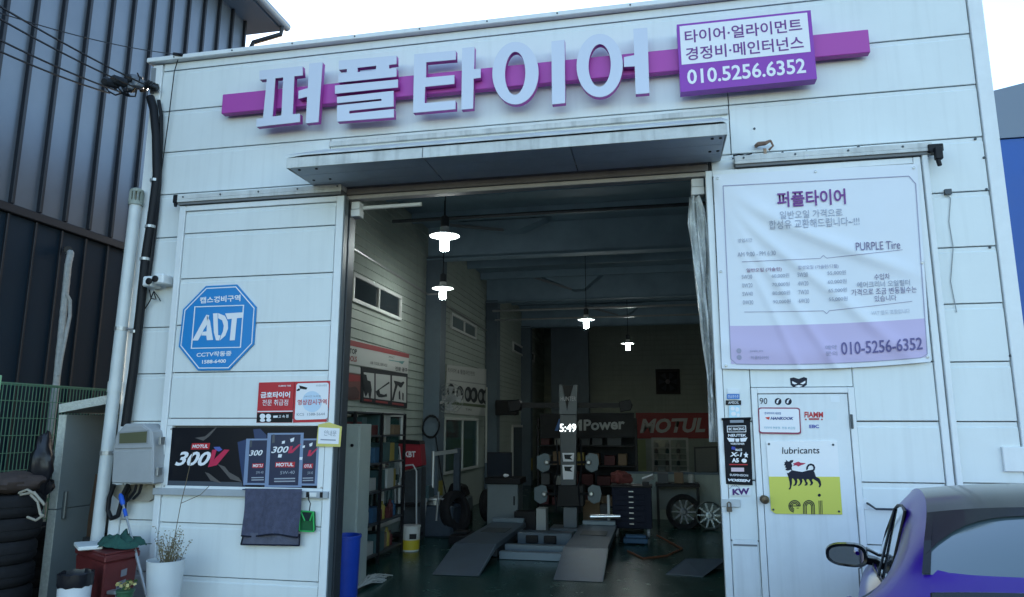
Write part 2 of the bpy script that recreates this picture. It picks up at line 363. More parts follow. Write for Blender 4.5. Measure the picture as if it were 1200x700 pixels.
# windows and doors in the left wall (frames measured in the photograph)
def wall_window(px, glass, name='window', mull=1, fr=.06, X=WX):
    tl, br = WP(*px[0], X), WP(*px[1], X); y0, y1, z1, z0 = tl.y, br.y, tl.z, br.z
    f = MB()
    f.box(X+.005,X+.06,y0,y1,z1-fr,z1).box(X+.005,X+.06,y0,y1,z0,z0+fr).box(X+.005,X+.06,y0,y0+fr,z0+fr,z1-fr).box(X+.005,X+.06,y1-fr,y1,z0+fr,z1-fr)
    for k in range(mull):
        y = y0+(y1-y0)*(k+1)/(mull+1); f.box(X+.005,X+.055,y-fr/2,y+fr/2,z0+fr,z1-fr)
    o = f.build(name, FRAMEW, shop, .004)
    n = mull+1
    for k in range(n):
        a = y0+(y1-y0)*k/n+fr*.6; b = y0+(y1-y0)*(k+1)/n-fr*.6
        box('pane', glass, X+.014, X+.03, a, b, z0+fr*.7, z1-fr*.7, o)
    return o
wall_window(((411,319),(467,376.5)), GLASSD)
wall_window(((527,366),(556,399)), mat('grey_window_glass', (.16,.2,.2), .1, coat=.4))
wall_window(((519,489),(558,548)), GLASST)
wall_window(((600,400),(625,425)), GLASSD)
wall_window(((425,482),(466,610)), GLASST, 'glass_door', 1, .07)
wall_window(((599,498),(618,600)), GLASSD, 'glass_door', 0, .08)
# back wall window with its shelf of bottles
YB = 22.46
a, b = FP(763,513,YB), FP(808,555,YB)
f = MB().box(a.x,b.x,YB-.06,YB,a.z-.09,a.z).box(a.x,b.x,YB-.06,YB,b.z,b.z+.09).box(a.x,a.x+.09,YB-.06,YB,b.z+.09,a.z-.09).box(b.x-.09,b.x,YB-.06,YB,b.z+.09,a.z-.09).box((a.x+b.x)/2-.04,(a.x+b.x)/2+.04,YB-.06,YB,b.z+.09,a.z-.09)
bw = f.build('window', FRAMEW, shop)
box('pane', mat('pale_window_glass', (.25,.3,.27), .12), a.x+.05, b.x-.05, YB-.02, YB-.005, b.z+.05, a.z-.05, bw)
box('wall_board', mat('yellow_green_board', (.30,.36,.18), .6), FP(693,530,YB).x, FP(757,530,YB).x, YB-.06, YB-.02, FP(700,556,YB).z, FP(700,515,YB).z, shop)
box('back_column', COLM, FP(646,470,19).x, FP(690,470,19).x, 19, 19.5, .01, 5.9, shop)
# ================================================================== the big sign
def crop(ox, oy, s): return lambda pts: [(ox+x/s, oy+y/s) for x, y in pts]
c2, c3 = crop(240, 0, 2.9175), crop(640, 0, 2.9175)
sign = thing('letter_sign', 'big white Korean channel letters on a long purple bar across the shop top', 'sign', FP(520,110,-.1))
YB0, YL = -.12, -.19
bl, br_ = FP(260,121,YB0), FP(1019,49,YB0)
bz = (bl.z+br_.z)/2; bh = .115
MB().box(bl.x, br_.x, YB0, -.04, bz-bh, bz+bh).build('backing_bar', PURPLE, sign, .006)
for k in range(9):
    x = bl.x+.3+k*(br_.x-bl.x-.6)/8; MB().box(x-.03, x+.03, -.045, -.001, bz-.06, bz+.06).build('bar_bracket', STEEL, sign)
def ell(cx, cy, rx, ry, n=40, tilt=0): return [(cx+rx*math.cos(2*math.pi*k/n)*math.cos(tilt)-ry*math.sin(2*math.pi*k/n)*math.sin(tilt), cy+rx*math.cos(2*math.pi*k/n)*math.sin(tilt)+ry*math.sin(2*math.pi*k/n)*math.cos(tilt)) for k in range(n)]
letters = [
 [c2([(187,242),(333,226),(335,258),(306,261),(300,391),(325,389),(325,417),(176,434),(177,407),(199,404),(212,271),(187,273)]),
  c2([(241,268),(268,265),(262,395),(231,399)]),
  c2([(357,218),(402,213),(388,417),(345,422),(350,331),(320,338),(320,311),(352,302)])],
 [c2([(458,208),(655,190),(655,219),(630,222),(629,235),(655,233),(655,262),(457,283),(457,254),(485,250),(486,236),(458,239)]),
  c2([(522,232),(586,225),(585,240),(522,247)]),
  c2([(445,293),(660,272),(660,299),(445,321)]),
  c2([(452,332),(645,311),(645,364),(494,379),(493,389),(646,373),(646,401),(452,416),(452,361),(604,345),(604,338),(452,353)])],
 [c2([(716,186),(858,173),(858,204),(757,213),(756,266),(853,257),(853,287),(753,297),(751,353),(857,344),(857,373),(712,386)]),
  c2([(880,165),(922,160),(920,237),(943,235),(943,266),(919,269),(917,371),(877,375)])],
 [c2(ell(1062,250,79,107,tilt=.02)), c2(ell(1061,251,35,74,tilt=.02)), c3([(18,142),(63,136),(65,352),(20,357)])],
 [c3(ell(183,224,79,108,tilt=.02)), c3(ell(183,224,38,73,tilt=.02)), c3([(298,99),(346,95),(353,318),(306,322),(303,227),(266,229),(266,196),(301,189)])]]
def outline_mesh(polys, Y, depth, bev=0):
    cu = bpy.data.curves.new('letter_outline', 'CURVE'); cu.dimensions = '2D'; cu.fill_mode = 'BOTH'; cu.extrude = depth/2; cu.bevel_depth = bev; cu.bevel_resolution = 1
    for pl in polys:
        sp = cu.splines.new('POLY'); sp.points.add(len(pl)-1); sp.use_cyclic_u = True
        for q, pnt in zip(sp.points, pl):
            P = FP(*pnt, Y); q.co = (P.x, P.z, 0, 1)
    o = bpy.data.objects.new('letter_outline', cu); COL.objects.link(o)
    dg = bpy.context.evaluated_depsgraph_get(); dg.update()
    me = bpy.data.meshes.new_from_object(o.evaluated_get(dg)); bpy.data.objects.remove(o)
    for v in me.vertices: v.co = Vector((v.co.x, Y+depth/2-v.co.z, v.co.y))
    me.materials.clear(); return me
for pl in letters:
    L = put('letter', outline_mesh(pl, YL, .065), PURPLE, sign)
    put('letter_face', outline_mesh(pl, YL-.009, .0085), LETTER, L)
# the phone box
pb = thing('sign_box', 'purple and white box sign with a phone number at the right of the bar', 'sign', FP(875,60,-.1))
q = quadmap([(793,29),(950,12),(957.5,92.5),(797.5,108)]); Yp = -.19
fsheet('sign_case', [q(0,0),q(1,0),q(1,1),q(0,1)], Yp, .11, PURPLEF, pb)
fprint('white_field', [[q(.02,.03),q(.972,.03),q(.972,.60),q(.02,.60)]], Yp-.002, SHEETW, pb)
def qtext(name, body, q, u0, u1, v0, v1, Y, mt, parent, **k):
    return text_map(name, body, lambda a, b: FP(*q(u0+(u1-u0)*a, v1+(v0-v1)*b), Y), mt, parent, **k)
qtext('lettering', '타이어·얼라이먼트', q, .055, .925, .10, .29, Yp-.004, PTXT, pb, bold=.014)
qtext('lettering', '경정비·메인터넌스', q, .055, .925, .355, .55, Yp-.004, PTXT, pb, bold=.014)
qtext('phone_number', '010.5256.6352', q, .055, .925, .68, .90, Yp-.003, SHEETW, pb, bold=.02)
# ================================================================== sliding doors
YD = -.10
def door_panels(par, x0, x1, zs, skip=()):
    for z0, z1 in zip(zs, zs[1:]):
        if any(abs(z0-s) < .01 for s in skip): continue
        panel(x0, x1, z0, z1, YD, YD+.05, par, WHITE, 'door_panel')
dl = thing('sliding_door', 'white panelled sliding door left of the doorway with a poster frame in it', 'sliding door', (-4.1, -.08, .02), 'sliding doors of the shop')
LX0, LX1 = -5.04, -3.12
door_panels(dl, LX0+.075, LX1-.085, [.04,.5,1,1.285], ())
door_panels(dl, LX0+.075, LX1-.085, [2.03,2.5,3,3.5,4.0,4.25])
MB().box(LX0+.02, LX1-.02, -.049, -.04, .04, 4.28).build('door_back', JOINT, dl)
MB().box(LX0, LX0+.07, YD-.014, -.035, .03, 4.31).build('stile', WHITE2, dl, .005)
MB().box(LX1-.08, LX1, YD-.014, -.035, .03, 4.31).build('stile', WHITE2, dl, .005)
MB().box(LX1+.0005, LX1+.012, YD-.004, -.02, .03, 4.31).build('edge_seal', mat('dark_grey_seal', (.10,.12,.13), .5), dl)
MB().box(LX0+.072, LX1-.082, YD-.010, -.038, 4.252, 4.31).build('top_rail', WHITE2, dl, .004)
# frame round the poster
pf = MB(); pfx0, pfx1 = LX0+.075, LX1-.085
pf.box(pfx0, pfx1, YD-.01, YD+.05, 1.285, 1.36).box(pfx0, pfx1, YD-.01, YD+.05, 1.955, 2.025).box(pfx0, pfx0+.06, YD-.01, YD+.05, 1.361, 1.954).box(pfx1-.06, pfx1, YD-.01, YD+.05, 1.361, 1.954)
pf.build('poster_frame', WHITE2, dl, .004)
MB().box(LX0+.005, LX1-.01, YD-.05, YD-.0145, 1.27, 1.335).build('sill', mat('grey_sill', (.38,.41,.44), .45, var=.1, vscale=6), dl, .004)
dr = thing('sliding_door', 'white panelled sliding door right of the doorway with a small door in it', 'sliding door', (1.45, -.08, .02), 'sliding doors of the shop')
RX0, RX1 = .505, 2.345
wx0, wx1, wz = .80, 1.64, 2.29       # wicket frame
for z0, z1 in zip([.04,.5,1,1.5,2,2.5,3,3.5,4.0], [.5,1,1.5,2,2.5,3,3.5,4.0,4.25]):
    if z0 < 2.2:
        box('door_panel', WHITE, RX0+.065, wx0-.004, YD, YD+.05, z0+.006, (z1 if z1 < 2.2 else 2.5)-.006 , dr, .004) if z0 not in (2,) else box('door_panel', WHITE, RX0+.065, wx0-.004, YD, YD+.05, 2.006, 2.494, dr, .004)
        if z0 < 2: panel(wx1, RX1-.062, z0, z1, YD, YD+.05, dr, WHITE, 'door_panel')
        else: box('door_panel', WHITE, wx1+.004, RX1-.065, YD, YD+.05, 2.006, 2.494, dr, .006); box('door_panel', WHITE, wx0+.002, wx1-.002, YD, YD+.05, wz+.006, 2.494, dr, .004)
    else: panel(RX0+.062, RX1-.062, z0, z1, YD, YD+.05, dr, WHITE, 'door_panel')
MB().box(RX0+.02, RX1-.02, -.049, -.04, .04, 4.28).build('door_back', JOINT, dr)
MB().box(RX0, RX0+.06, YD-.014, -.035, .03, 4.31).build('stile', WHITE2, dr, .005)
MB().box(RX1-.06, RX1, YD-.014, -.035, .03, 4.31).build('stile', WHITE2, dr, .005)
MB().box(RX1+.012, RX1+.06, YD-.025, -.03, .03, 4.33).build('cover_strip', WHITE2, dr, .006)
MB().box(RX0+.062, RX1-.062, YD-.010, -.038, 4.252, 4.31).build('top_rail', WHITE2, dr, .004)
wf = MB().box(wx0, wx0+.05, YD-.02, YD+.04, .1, wz).box(wx1-.05, wx1, YD-.02, YD+.04, .1, wz).box(wx0+.0505, wx1-.0505, YD-.02, YD+.04, wz-.05, wz)
wf.build('wicket_frame', WHITE2, dr, .004)
wk = MB().box(wx0+.056, wx1-.056, YD-.012, YD+.03, .12, wz-.056).build('wicket_door', mat('door_paint', (.72,.76,.78), .4, var=.06, vscale=3, streak=.12), dr, .004)
kn = FP(895,585,YD-.02)
MB().lathe(kn, [(.034,0),(.034,-.012),(.016,-.014),(.016,-.04),(.03,-.045),(.036,-.065),(.028,-.082),(.0,-.085)], 18, 'y').build('door_knob', mat('worn_bronze', (.10,.075,.05), .35, metal=.6), wk, smooth=True)
for z, hm in ((2.0, DSTEEL), (1.25, WHITE2)): MB().box(wx1-.05, wx1-.03, YD-.032, YD-.0205, z-.06, z+.06).build('hinge', hm, wk, .003)
# recess left of the wicket, hasp, vent plate
p = FP(847,632,YD); p2 = FP(884,700,YD)
MB().box(RX0+.075, wx0-.015, YD-.006, YD-.001, .1, p.z).build('kick_plate', mat('door_paint', (.72,.76,.78), .4), dr, .003)
MB().box(RX0+.08, wx0-.02, YD-.009, YD-.0065, p.z-.05, p.z-.035).build('plate_slot', JOINT, dr)
hs = FP(852,590,YD-.012)
MB().box(hs.x-.05, hs.x+.11, YD-.024, YD-.0145, hs.z-.03, hs.z+.035).build('hasp', mat('painted_hasp', (.5,.52,.52), .5, var=.15), dr, .004)
pad = MB().box(hs.x-.008, hs.x+.036, YD-.055, YD-.028, hs.z-.065, hs.z-.025).tube([(hs.x,YD-.042,hs.z-.025),(hs.x,YD-.042,hs.z+.005),(hs.x+.014,YD-.042,hs.z+.015),(hs.x+.028,YD-.042,hs.z+.005),(hs.x+.028,YD-.042,hs.z-.025)], .006, 6).build('padlock', mat('old_brass', (.12,.10,.08), .4, metal=.6), None, .003)
solo(pad, 'small worn padlock hanging on the hasp below the black logo strip', 'padlock')
# pull bar on the right
h0 = FP(1010,591,YD); h1 = FP(1052,596,YD)
MB().box(h0.x-.03, h0.x+.05, YD-.008, YD-.001, h0.z-.04, h0.z+.05).build('handle_plate', WHITE2, dr, .003)
MB().tube([(h0.x+.04,YD-.008,h0.z+.01),(h0.x+.05,YD-.05,h0.z),(h0.x+.09,YD-.06,h0.z-.03),(h0.x+.40,YD-.06,h0.z-.03)], .009, 8).build('pull_handle', DSTEEL, dr, smooth=True)
# ---- crumpled plastic curtain gathered at the right jamb, with white brackets
cu = MB(); nu, nv = 18, 46; top = 4.02; gr = []
for j in range(nv+1):
    t = j/nv; z = 4.12-t*2.3; wd = .20*(1-.85*min(1,t*1.25))*(.4+.6*min(1,t*9)) + .02; cx = .41+.06*min(1,t*2); row = []
    for i in range(nu+1):
        s = i/nu-.5
        row.append(cu.bm.verts.new((cx+s*wd+.012*math.sin(9*t+i), .055+.045*math.sin(i*1.7+t*5)+.02*math.sin(i*.9+t*23), z)))
    gr.append(row)
for j in range(nv):
    for i in range(nu): cu.bm.faces.new([gr[j][i],gr[j][i+1],gr[j+1][i+1],gr[j+1][i]])
o = cu.build('plastic_curtain', mat('cloudy_plastic', (.78,.80,.79), .25, var=.2, vscale=14), smooth=True)
solo(o, 'crumpled cloudy plastic sheet gathered along the right side of the doorway', 'curtain')
for nm, (xa, xb, za, zb) in {'right': (OR_-.14, OR_-.02, 4.13, 4.29), 'left': (OL+.02, OL+.12, 4.12, 4.28)}.items():
    bb = MB().box(xa, xb, .02, .13, za, (za+zb)/2-.004).box(xa+.004, xb-.004, .022, .128, (za+zb)/2, zb)
    solo(bb.build('curtain_bracket', mat('white_plastic', (.72,.73,.72), .4), None, .004), 'white curtain bracket at the top right of the doorway over the plastic sheet' if nm == 'right' else 'white curtain bracket at the top left of the doorway beside a white tube', 'bracket', 'curtain brackets')
t = MB().tube([FP(426,244,.12), FP(494,239.5,.12)], .022, 8).build('curtain_tube', mat('white_plastic', (.72,.73,.72), .4), smooth=True)
solo(t, 'short white tube under the lintel at the left of the doorway', 'tube')
# ================================================================== prints on the left door
# ADT sign
ad = thing('security_sign', 'blue octagonal security sign on the left sliding door', 'sign', FP(255,384,YD-.01))
ca = crop(205, 330, 6.36); qa = [ca([p])[0] for p in ((230,34),(462,22),(606,190),(588,468),(402,662),(170,664),(28,486),(60,208))]
Ya = YD-.018
fsheet('sign_plate', qa, Ya, .012, BLUEADT, ad)
cxa, cya = 255, 384
def ring(pl, k0, k1, c=(255,384)):
    a = [((x-c[0])*k0+c[0], (y-c[1])*k0+c[1]) for x, y in pl]; b = [((x-c[0])*k1+c[0], (y-c[1])*k1+c[1]) for x, y in pl]
    return [[a[i], a[(i+1)%len(a)], b[(i+1)%len(a)], b[i]] for i in range(len(a))]
fprint('white_border', ring(qa, .955, .93), Ya-.002, SHEETW, ad)
sq = ca([(145,186),(516,174),(492,494),(118,502)])
fprint('white_square', ring(sq, 1.0, .955, ca([(317,340)])[0]), Ya-.002, SHEETW, ad)
ftext('lettering', '캡스경비구역', *ca([(188,118),(490,98),(186,166)]), Ya, SHEETW, ad, bold=.03, lift=.002)
ftext('lettering', 'CCTV작동중', *ca([(164,528),(424,516),(160,566)]), Ya, SHEETW, ad, bold=.025, lift=.002)
ftext('phone_number', '1588-6400', *ca([(204,586),(382,578),(202,614)]), Ya, SHEETW, ad, bold=.03, lift=.002)
fprint('logo_letter', [ca(pl) for pl in (
  [(234,248),(256,252),(238,322),(216,356),(198,392),(172,440),(130,440)],
  [(240,256),(262,296),(284,436),(238,438),(234,404),(196,402),(206,376),(236,372)])], Ya-.0022, SHEETW, ad)
fprint('logo_letter', [ca(pl) for pl in (
  [(284,238),(318,236),(322,400),(340,402),(330,440),(306,438),(290,380)],
  [(322,236),(372,256),(394,300),(396,350),(376,404),(334,440),(344,402),(358,372),(364,330),(352,290),(322,274)])], Ya-.0022, SHEETW, ad)
fprint('logo_letter', [ca([(374,238),(510,230),(504,270),(462,274),(446,438),(408,440),(424,278),(392,282)])], Ya-.0022, SHEETW, ad)
# red dealer plate and camera notice
cr = crop(295, 440, 7.78)
rp = thing('dealer_plate', 'red and black tyre dealer plate above the dark poster frame', 'sign', FP(324,472,YD-.01)); Yr = YD-.014
fsheet('plate', cr([(66,66),(388,58),(368,432),(42,432)]), Yr, .011, RED, rp)
fprint('black_field', [cr([(50,342),(374,336),(368,430),(43,430)])], Yr-.0015, BLACK, rp)
fprint('white_line', [cr([(52,326),(374,322),(374,331),(52,335)])], Yr-.0025, SHEETW, rp)
ftext('lettering', '금호타이어', *cr([(84,152),(352,148),(80,208)]), Yr, SHEETW, rp, bold=.035, lift=.002)
ftext('lettering', '전문 취급점', *cr([(100,222),(334,220),(96,276)]), Yr, SHEETW, rp, bold=.004, lift=.002)
ftext('lettering', 'KUMHO TIRE', *cr([(246,90),(358,88),(246,104)]), Yr, SHEETW, rp, bold=.02, lift=.002)
fprint('emblem', [cr(ell(98,374,26,24,16)), cr(ell(152,374,24,22,16)), cr(ell(98,410,24,15,16)), cr(ell(154,408,22,16,16)), cr([(196,368),(238,366),(236,386),(196,388)])], Yr-.0025, SHEETW, rp)
ftext('lettering', '고 속 점', *cr([(246,362),(336,358),(244,390)]), Yr, SHEETW, rp, bold=.015, lift=.0025)
cp_ = thing('camera_notice', 'white notice with red edge and a camera symbol beside the red dealer plate', 'sign', FP(366,470,YD-.01))
fsheet('plate', cr([(392,58),(716,50),(700,424),(376,432)]), Yr, .011, RED, cp_)
fprint('white_field', [cr(rrect(0,0,1,1,.08)) and [cr([quadmap([(408,74),(704,66),(690,398),(390,408)])(u,v)])[0] for u, v in rrect(0,0,1,1,.07)]], Yr-.0015, SHEETW, cp_)
fprint('camera_symbol', [cr([(432,92),(508,112),(498,130),(440,122)]), cr([(426,120),(444,124),(436,140),(410,144),(408,134)])], Yr-.0025, BLACK, cp_)
fprint('pale_emblem', [cr(ell(550,240,90,96,28))], Yr-.0025, mat('pale_blue_print', (.55,.68,.82), .5), cp_)
ftext('lettering', '영상감시구역', *cr([(420,222),(684,216),(420,272)]), Yr, RED, cp_, bold=.02, lift=.004)
ftext('lettering', '24시간 녹화중', *cr([(480,184),(632,180),(480,202)]), Yr, mat('grey_print', (.25,.28,.33), .5), cp_, lift=.004)
ftext('lettering', 'KCS  1588-5644', *cr([(412,346),(668,340),(412,370)]), Yr, mat('grey_print', (.25,.28,.33), .5), cp_, lift=.004)
ftext('lettering', '개인정보 보호법', *cr([(586,86),(684,82),(586,104)]), Yr, mat('grey_print', (.25,.28,.33), .5), cp_, lift=.004)
# poster with the oil cans
cp2 = crop(190, 480, 6.0); po = thing('oil_poster', 'dark oil poster with three printed cans set in the left sliding door', 'poster', FP(288,540,YD)); Yo = YD-.004
qp = quadmap(cp2([(48,128),(1140,122),(1136,562),(12,548)]))
fsheet('poster_sheet', [qp(0,0),qp(1,0),qp(1,1),qp(0,1)], Yo, .006, NIGHT, po)
def pr(u, v): return cp2([(u,v)])[0]
ftext('lettering', '300', *cp2([(118,296),(352,296),(88,396)]), Yo, SHEETW, po, bold=.03, shear=.18, lift=.003)
fprint('red_flag_letter', [cp2([(352,284),(384,282),(366,350),(436,282),(474,284),(384,392),(322,406),(334,368)])], Yo-.003, mat('crimson_print', (.55,.02,.08), .4), po)
fprint('blue_flash', [cp2([(362,264),(404,262),(424,284),(398,296),(376,286)])], Yo-.0028, mat('blue_flash', (.08,.12,.4), .4), po)
fprint('red_label', [cp2([(210,238),(338,236),(330,280),(202,282)])], Yo-.0025, RED, po)
ftext('lettering', 'MOTUL', *cp2([(218,248),(328,246),(212,272)]), Yo, SHEETW, po, bold=.03, lift=.004)
dust = mat('grey_dust_print', (.10,.09,.09), .4)
for pl_ in (cp2([(300,440),(330,450),(420,520),(340,500)]), cp2([(390,384),(440,402),(470,440),(540,480),(560,510),(480,490),(430,430)]), cp2([(230,200),(300,190),(360,140),(400,110),(330,190),(290,220)])): fprint('printed_debris', [pl_], Yo-.002, dust, po)
fprint('printed_floor', [cp2([(14,540),(30,500),(560,512),(568,552)])], Yo-.0018, mat('slate_print', (.07,.085,.11), .25), po)
fprint('blue_glow', [cp2([(530,230),(592,210),(584,540),(572,540),(548,380)]), cp2([(640,140),(690,136),(735,180),(735,204),(650,204)])], Yo-.0018, mat('deep_blue_print', (.015,.04,.12), .3), po)
edge = mat('can_edge_print', (.20,.27,.42), .35)
def can(x0, y0, x1, y1, front, cut=None):
    lf = -.004 if front else -.0025
    fprint('printed_can', [cp2([(x0,y0),(x1,y0-2),(x1-16,y1),(x0-22,y1-2)])], Yo+lf, edge, po)
    fprint('printed_can', [cp2([(x0+24,y0+12),(x1-22,y0+10),(x1-40,y1-14),(x0+6,y1-16)])], Yo+lf-.0008, NAVY, po)
    w_ = x1-x0; l2 = -lf+.0016
    cap_ = .72 if cut == 'r' else 1
    if cut != 'l':
        ftext('lettering', '300', *cp2([(x0+.14*w_,y0+.25*(y1-y0)),(x0+.60*w_,y0+.24*(y1-y0)),(x0+.10*w_,y0+.37*(y1-y0))]), Yo, SHEETW, po, bold=.02, shear=.15, lift=l2)
        fprint('can_stripe', [cp2([(x0+.14*w_,y0+10),(x0+.20*w_,y0+10),(x0+.19*w_,y0+.18*(y1-y0)),(x0+.12*w_,y0+.18*(y1-y0))])], Yo-l2, mat('slate_print', (.07,.085,.11), .25), po)
    if cut != 'r':
        fprint('red_flag_letter', [cp2([(x0+.62*w_,y0+.24*(y1-y0)),(x0+.70*w_,y0+.24*(y1-y0)),(x0+.66*w_,y0+.32*(y1-y0)),(x0+.86*w_,y0+.21*(y1-y0)),(x0+.93*w_,y0+.20*(y1-y0)),(x0+.68*w_,y0+.37*(y1-y0)),(x0+.56*w_,y0+.37*(y1-y0))])], Yo-l2, mat('crimson_print', (.55,.02,.08), .4), po)
        fprint('chequer', [cp2([(x0+.62*w_,y0+.11*(y1-y0)),(x0+.74*w_,y0+.08*(y1-y0)),(x0+.72*w_,y0+.15*(y1-y0)),(x0+.64*w_,y0+.17*(y1-y0))]), cp2([(x0+.40*w_,y0+.15*(y1-y0)),(x0+.48*w_,y0+.14*(y1-y0)),(x0+.47*w_,y0+.19*(y1-y0)),(x0+.39*w_,y0+.20*(y1-y0))]), cp2([(x0+.30*w_,y0+.39*(y1-y0)),(x0+.40*w_,y0+.39*(y1-y0)),(x0+.38*w_,y0+.45*(y1-y0)),(x0+.28*w_,y0+.45*(y1-y0))])], Yo-l2, SHEETW, po)
    a, b = (.22, .76); 
    if cut == 'r': b = .62
    if cut == 'l': a = .44
    fprint('red_label', [cp2([(x0+a*w_,y0+.535*(y1-y0)),(x0+b*w_,y0+.53*(y1-y0)),(x0+b*w_-4,y0+.63*(y1-y0)),(x0+a*w_-4,y0+.63*(y1-y0))])], Yo-l2, RED, po)
    ftext('lettering', 'MOTUL' if not cut else ('MOTU' if cut == 'r' else 'OTUL'), *cp2([(x0+(a+.03)*w_,y0+.55*(y1-y0)),(x0+(b-.03)*w_,y0+.545*(y1-y0)),(x0+(a+.02)*w_,y0+.615*(y1-y0))]), Yo, SHEETW, po, bold=.03, lift=l2+.0008)
    ftext('lettering', '5W-40' , *cp2([(x0+(a+.14)*w_,y0+.70*(y1-y0)),(x0+b*w_,y0+.69*(y1-y0)),(x0+(a+.13)*w_,y0+.76*(y1-y0))]), Yo, mat('grey_print2', (.35,.38,.45), .5), po, lift=l2)
    fprint('small_print', [cp2([(x0+(a-.04)*w_,y0+k*(y1-y0)),(x0+b*w_,y0+(k-.006)*(y1-y0)),(x0+b*w_,y0+(k+.016)*(y1-y0)),(x0+(a-.04)*w_,y0+(k+.022)*(y1-y0))]) for k in (.83, .88)], Yo-l2, mat('grey_print2', (.35,.38,.45), .5), po)
can(592, 206, 790, 532, False, 'r'); can(905, 206, 1112, 536, False, 'l'); can(742, 166, 996, 548, True)
for x, y in ((66,138),(18,540),(1122,550),(1126,134)):
    MB().lathe(FP(*pr(x,y), Yo), [(.012,0),(.010,-.008)], 8, 'y').build('poster_screw', STEEL, po)
# yellow tag, towel, pouch
yt = thing('paper_tag', 'small white paper tag in a yellow sleeve hanging on the door edge', 'tag', FP(384,510,YD-.03))
cy_ = crop(170, 470, 3.044)
fsheet('sleeve', cy_([(618,84),(655,76),(702,92),(696,164),(610,162)]), YD-.035, .006, mat('yellow_sleeve', (.62,.55,.16), .5), yt)
fprint('paper', [cy_([(620,94),(694,98),(690,154),(616,152)])], YD-.037, SHEETW, yt)
ftext('lettering', '안내문', *cy_([(640,104),(684,106),(638,124)]), YD-.037, mat('grey_print', (.25,.28,.33), .5), yt, lift=.002)
fprint('small_print', [cy_([(626,136),(680,138),(680,142),(626,140)])], YD-.039, mat('grey_print', (.25,.28,.33), .5), yt)
def cloth_grid(q, Y, disp, nu=26, nv=26):
    b = MB(); g = [[b.bm.verts.new(FP(*q(i/nu, j/nv), Y+disp(i/nu, j/nv))) for i in range(nu+1)] for j in range(nv+1)]
    for j in range(nv):
        for i in range(nu): b.bm.faces.new([g[j][i],g[j][i+1],g[j+1][i+1],g[j+1][i]])
    return b
tw = thing('towel', 'dark blue grey towel hung over the sill below the poster', 'towel', FP(318,600,YD-.07))
qt0 = quadmap(cy_([(358,312),(560,314),(548,482),(346,478)])); qt = lambda u, v: (qt0(u,v)[0]+1.2*math.sin(v*5)*v, qt0(u,v)[1]+1.6*math.sin(u*7+.6)*v)
TW = mat('navy_towel', (.085,.09,.145), .95, var=.3, vscale=18, bump=.5, bscale=160)
wav = lambda u, v: -.078 - (.006+.014*v)*math.sin(u*13+v*1.5) - .007*math.sin(u*29+v*3+1) - .010*math.sin(v*5+u*4)*v
o = cloth_grid(qt, YD, wav).build('towel_front', TW, tw, smooth=True)
qb = quadmap(cy_([(352,470),(552,474),(550,516),(342,512)]))
cloth_grid(qb, YD, lambda u, v: -.062-.008*math.sin(u*13)).build('towel_back', mat('navy_towel_back', (.11,.115,.16), .95, var=.2, vscale=18, bump=.4, bscale=160), tw, smooth=True)
hem = MB()
hem.tube([FP(*qt(u/20, 1), YD+wav(u/20, 1)-.004) for u in range(21)], .008, 6); hem.tube([FP(*qb(u/20, 1), YD-.07-.008*math.sin(u/20*13)) for u in range(21)], .008, 6)
hem.tube([FP(*qb(0, u/6), YD-.07) for u in range(7)], .007, 6).tube([FP(*qb(1, u/6), YD-.07) for u in range(7)], .007, 6)
hem.build('towel_hem', mat('black_hem', (.015,.017,.03), .9), tw, smooth=True)
MB().box(FP(288,577,YD).x, FP(354,577,YD).x, YD-.066, YD-.01, 1.336, 1.344).build('towel_fold', TW, tw)
pc = thing('pouch', 'small black pouch with bright green edges hanging beside the towel', 'pouch', FP(358,610,YD-.05))
pp = [FP(*p, YD-.055) for p in cy_([(552,392),(600,396),(602,466),(550,464)])]
MB().prism(pp, (0,.05,0)).build('pouch_body', mat('green_black_cloth', (.012,.10,.035), .8, var=.2), pc, .008)
MB().prism([FP(*p, YD-.061) for p in cy_([(556,398),(598,400),(588,428),(570,428)])], (0,.005,0)).build('pouch_flap', mat('dark_cloth', (.015,.03,.03), .8), pc, .002)
GR = mat('bright_green_tape', (.03,.42,.10), .6)
g = MB()
for a, b in (((552,392),(600,396)),((600,396),(602,466)),((602,466),(550,464)),((550,464),(552,392)),((556,396),(570,428)),((598,398),(588,428))): g.tube([FP(*p, YD-.063) for p in cy_([a,b])], .007, 6)
g.build('green_piping', GR, pc)
MB().tube([FP(*p, YD-.058) for p in cy_([(586,392),(590,366),(582,350),(586,334)])], .005, 6).build('strap', CABLE, pc)
MB().box(FP(366,580,YD).x, FP(374,580,YD).x, YD-.062, YD-.051, 1.285, 1.325).build('sill_clip', mat('white_plastic', (.72,.73,.72), .4), dl, .003)
for px in (362, 378): MB().box(FP(px,580,YD).x, FP(px+3,580,YD).x, YD-.058, YD-.051, 1.28, 1.33).build('sill_clip', BLACK, dl)
# ================================================================== price banner on the right door
bn = thing('price_banner', 'white and lavender cloth price banner tied over the right sliding door', 'banner', FP(960,320,YD-.03))
QB = quadmap([(836,205),(1075,192),(1091,424),(846,432)])
def bdisp(u, v):
    d = 0
    for k, (f0, a) in enumerate(((.35,.016),(.62,.013),(.95,.011),(1.3,.009))):     # swags falling from the top left corner to the bottom middle
        t = v - f0*(u*1.9)**.8 - .02*math.sin(7*v)
        d += a*math.exp(-(t/.042)**2)*min(1,4*u*(1-u)+.15)
    t = (1-u)*1.3 - .5*v; d += .008*math.sin(t*14)*v*(1-v)*2
    t2 = v-.93+.25*(u-.5)**2; d += .006*math.exp(-(t2/.05)**2)
    return -.022 - d*1.7
def bsag(u, v): return (u, v + .03*4*u*(1-u)*max(0, v-.5)*1.2)
def BP(u, v, lift=0):
    uu, vv = bsag(u, v); return FP(*QB(uu, vv), YD-.014+bdisp(u, v)-lift)
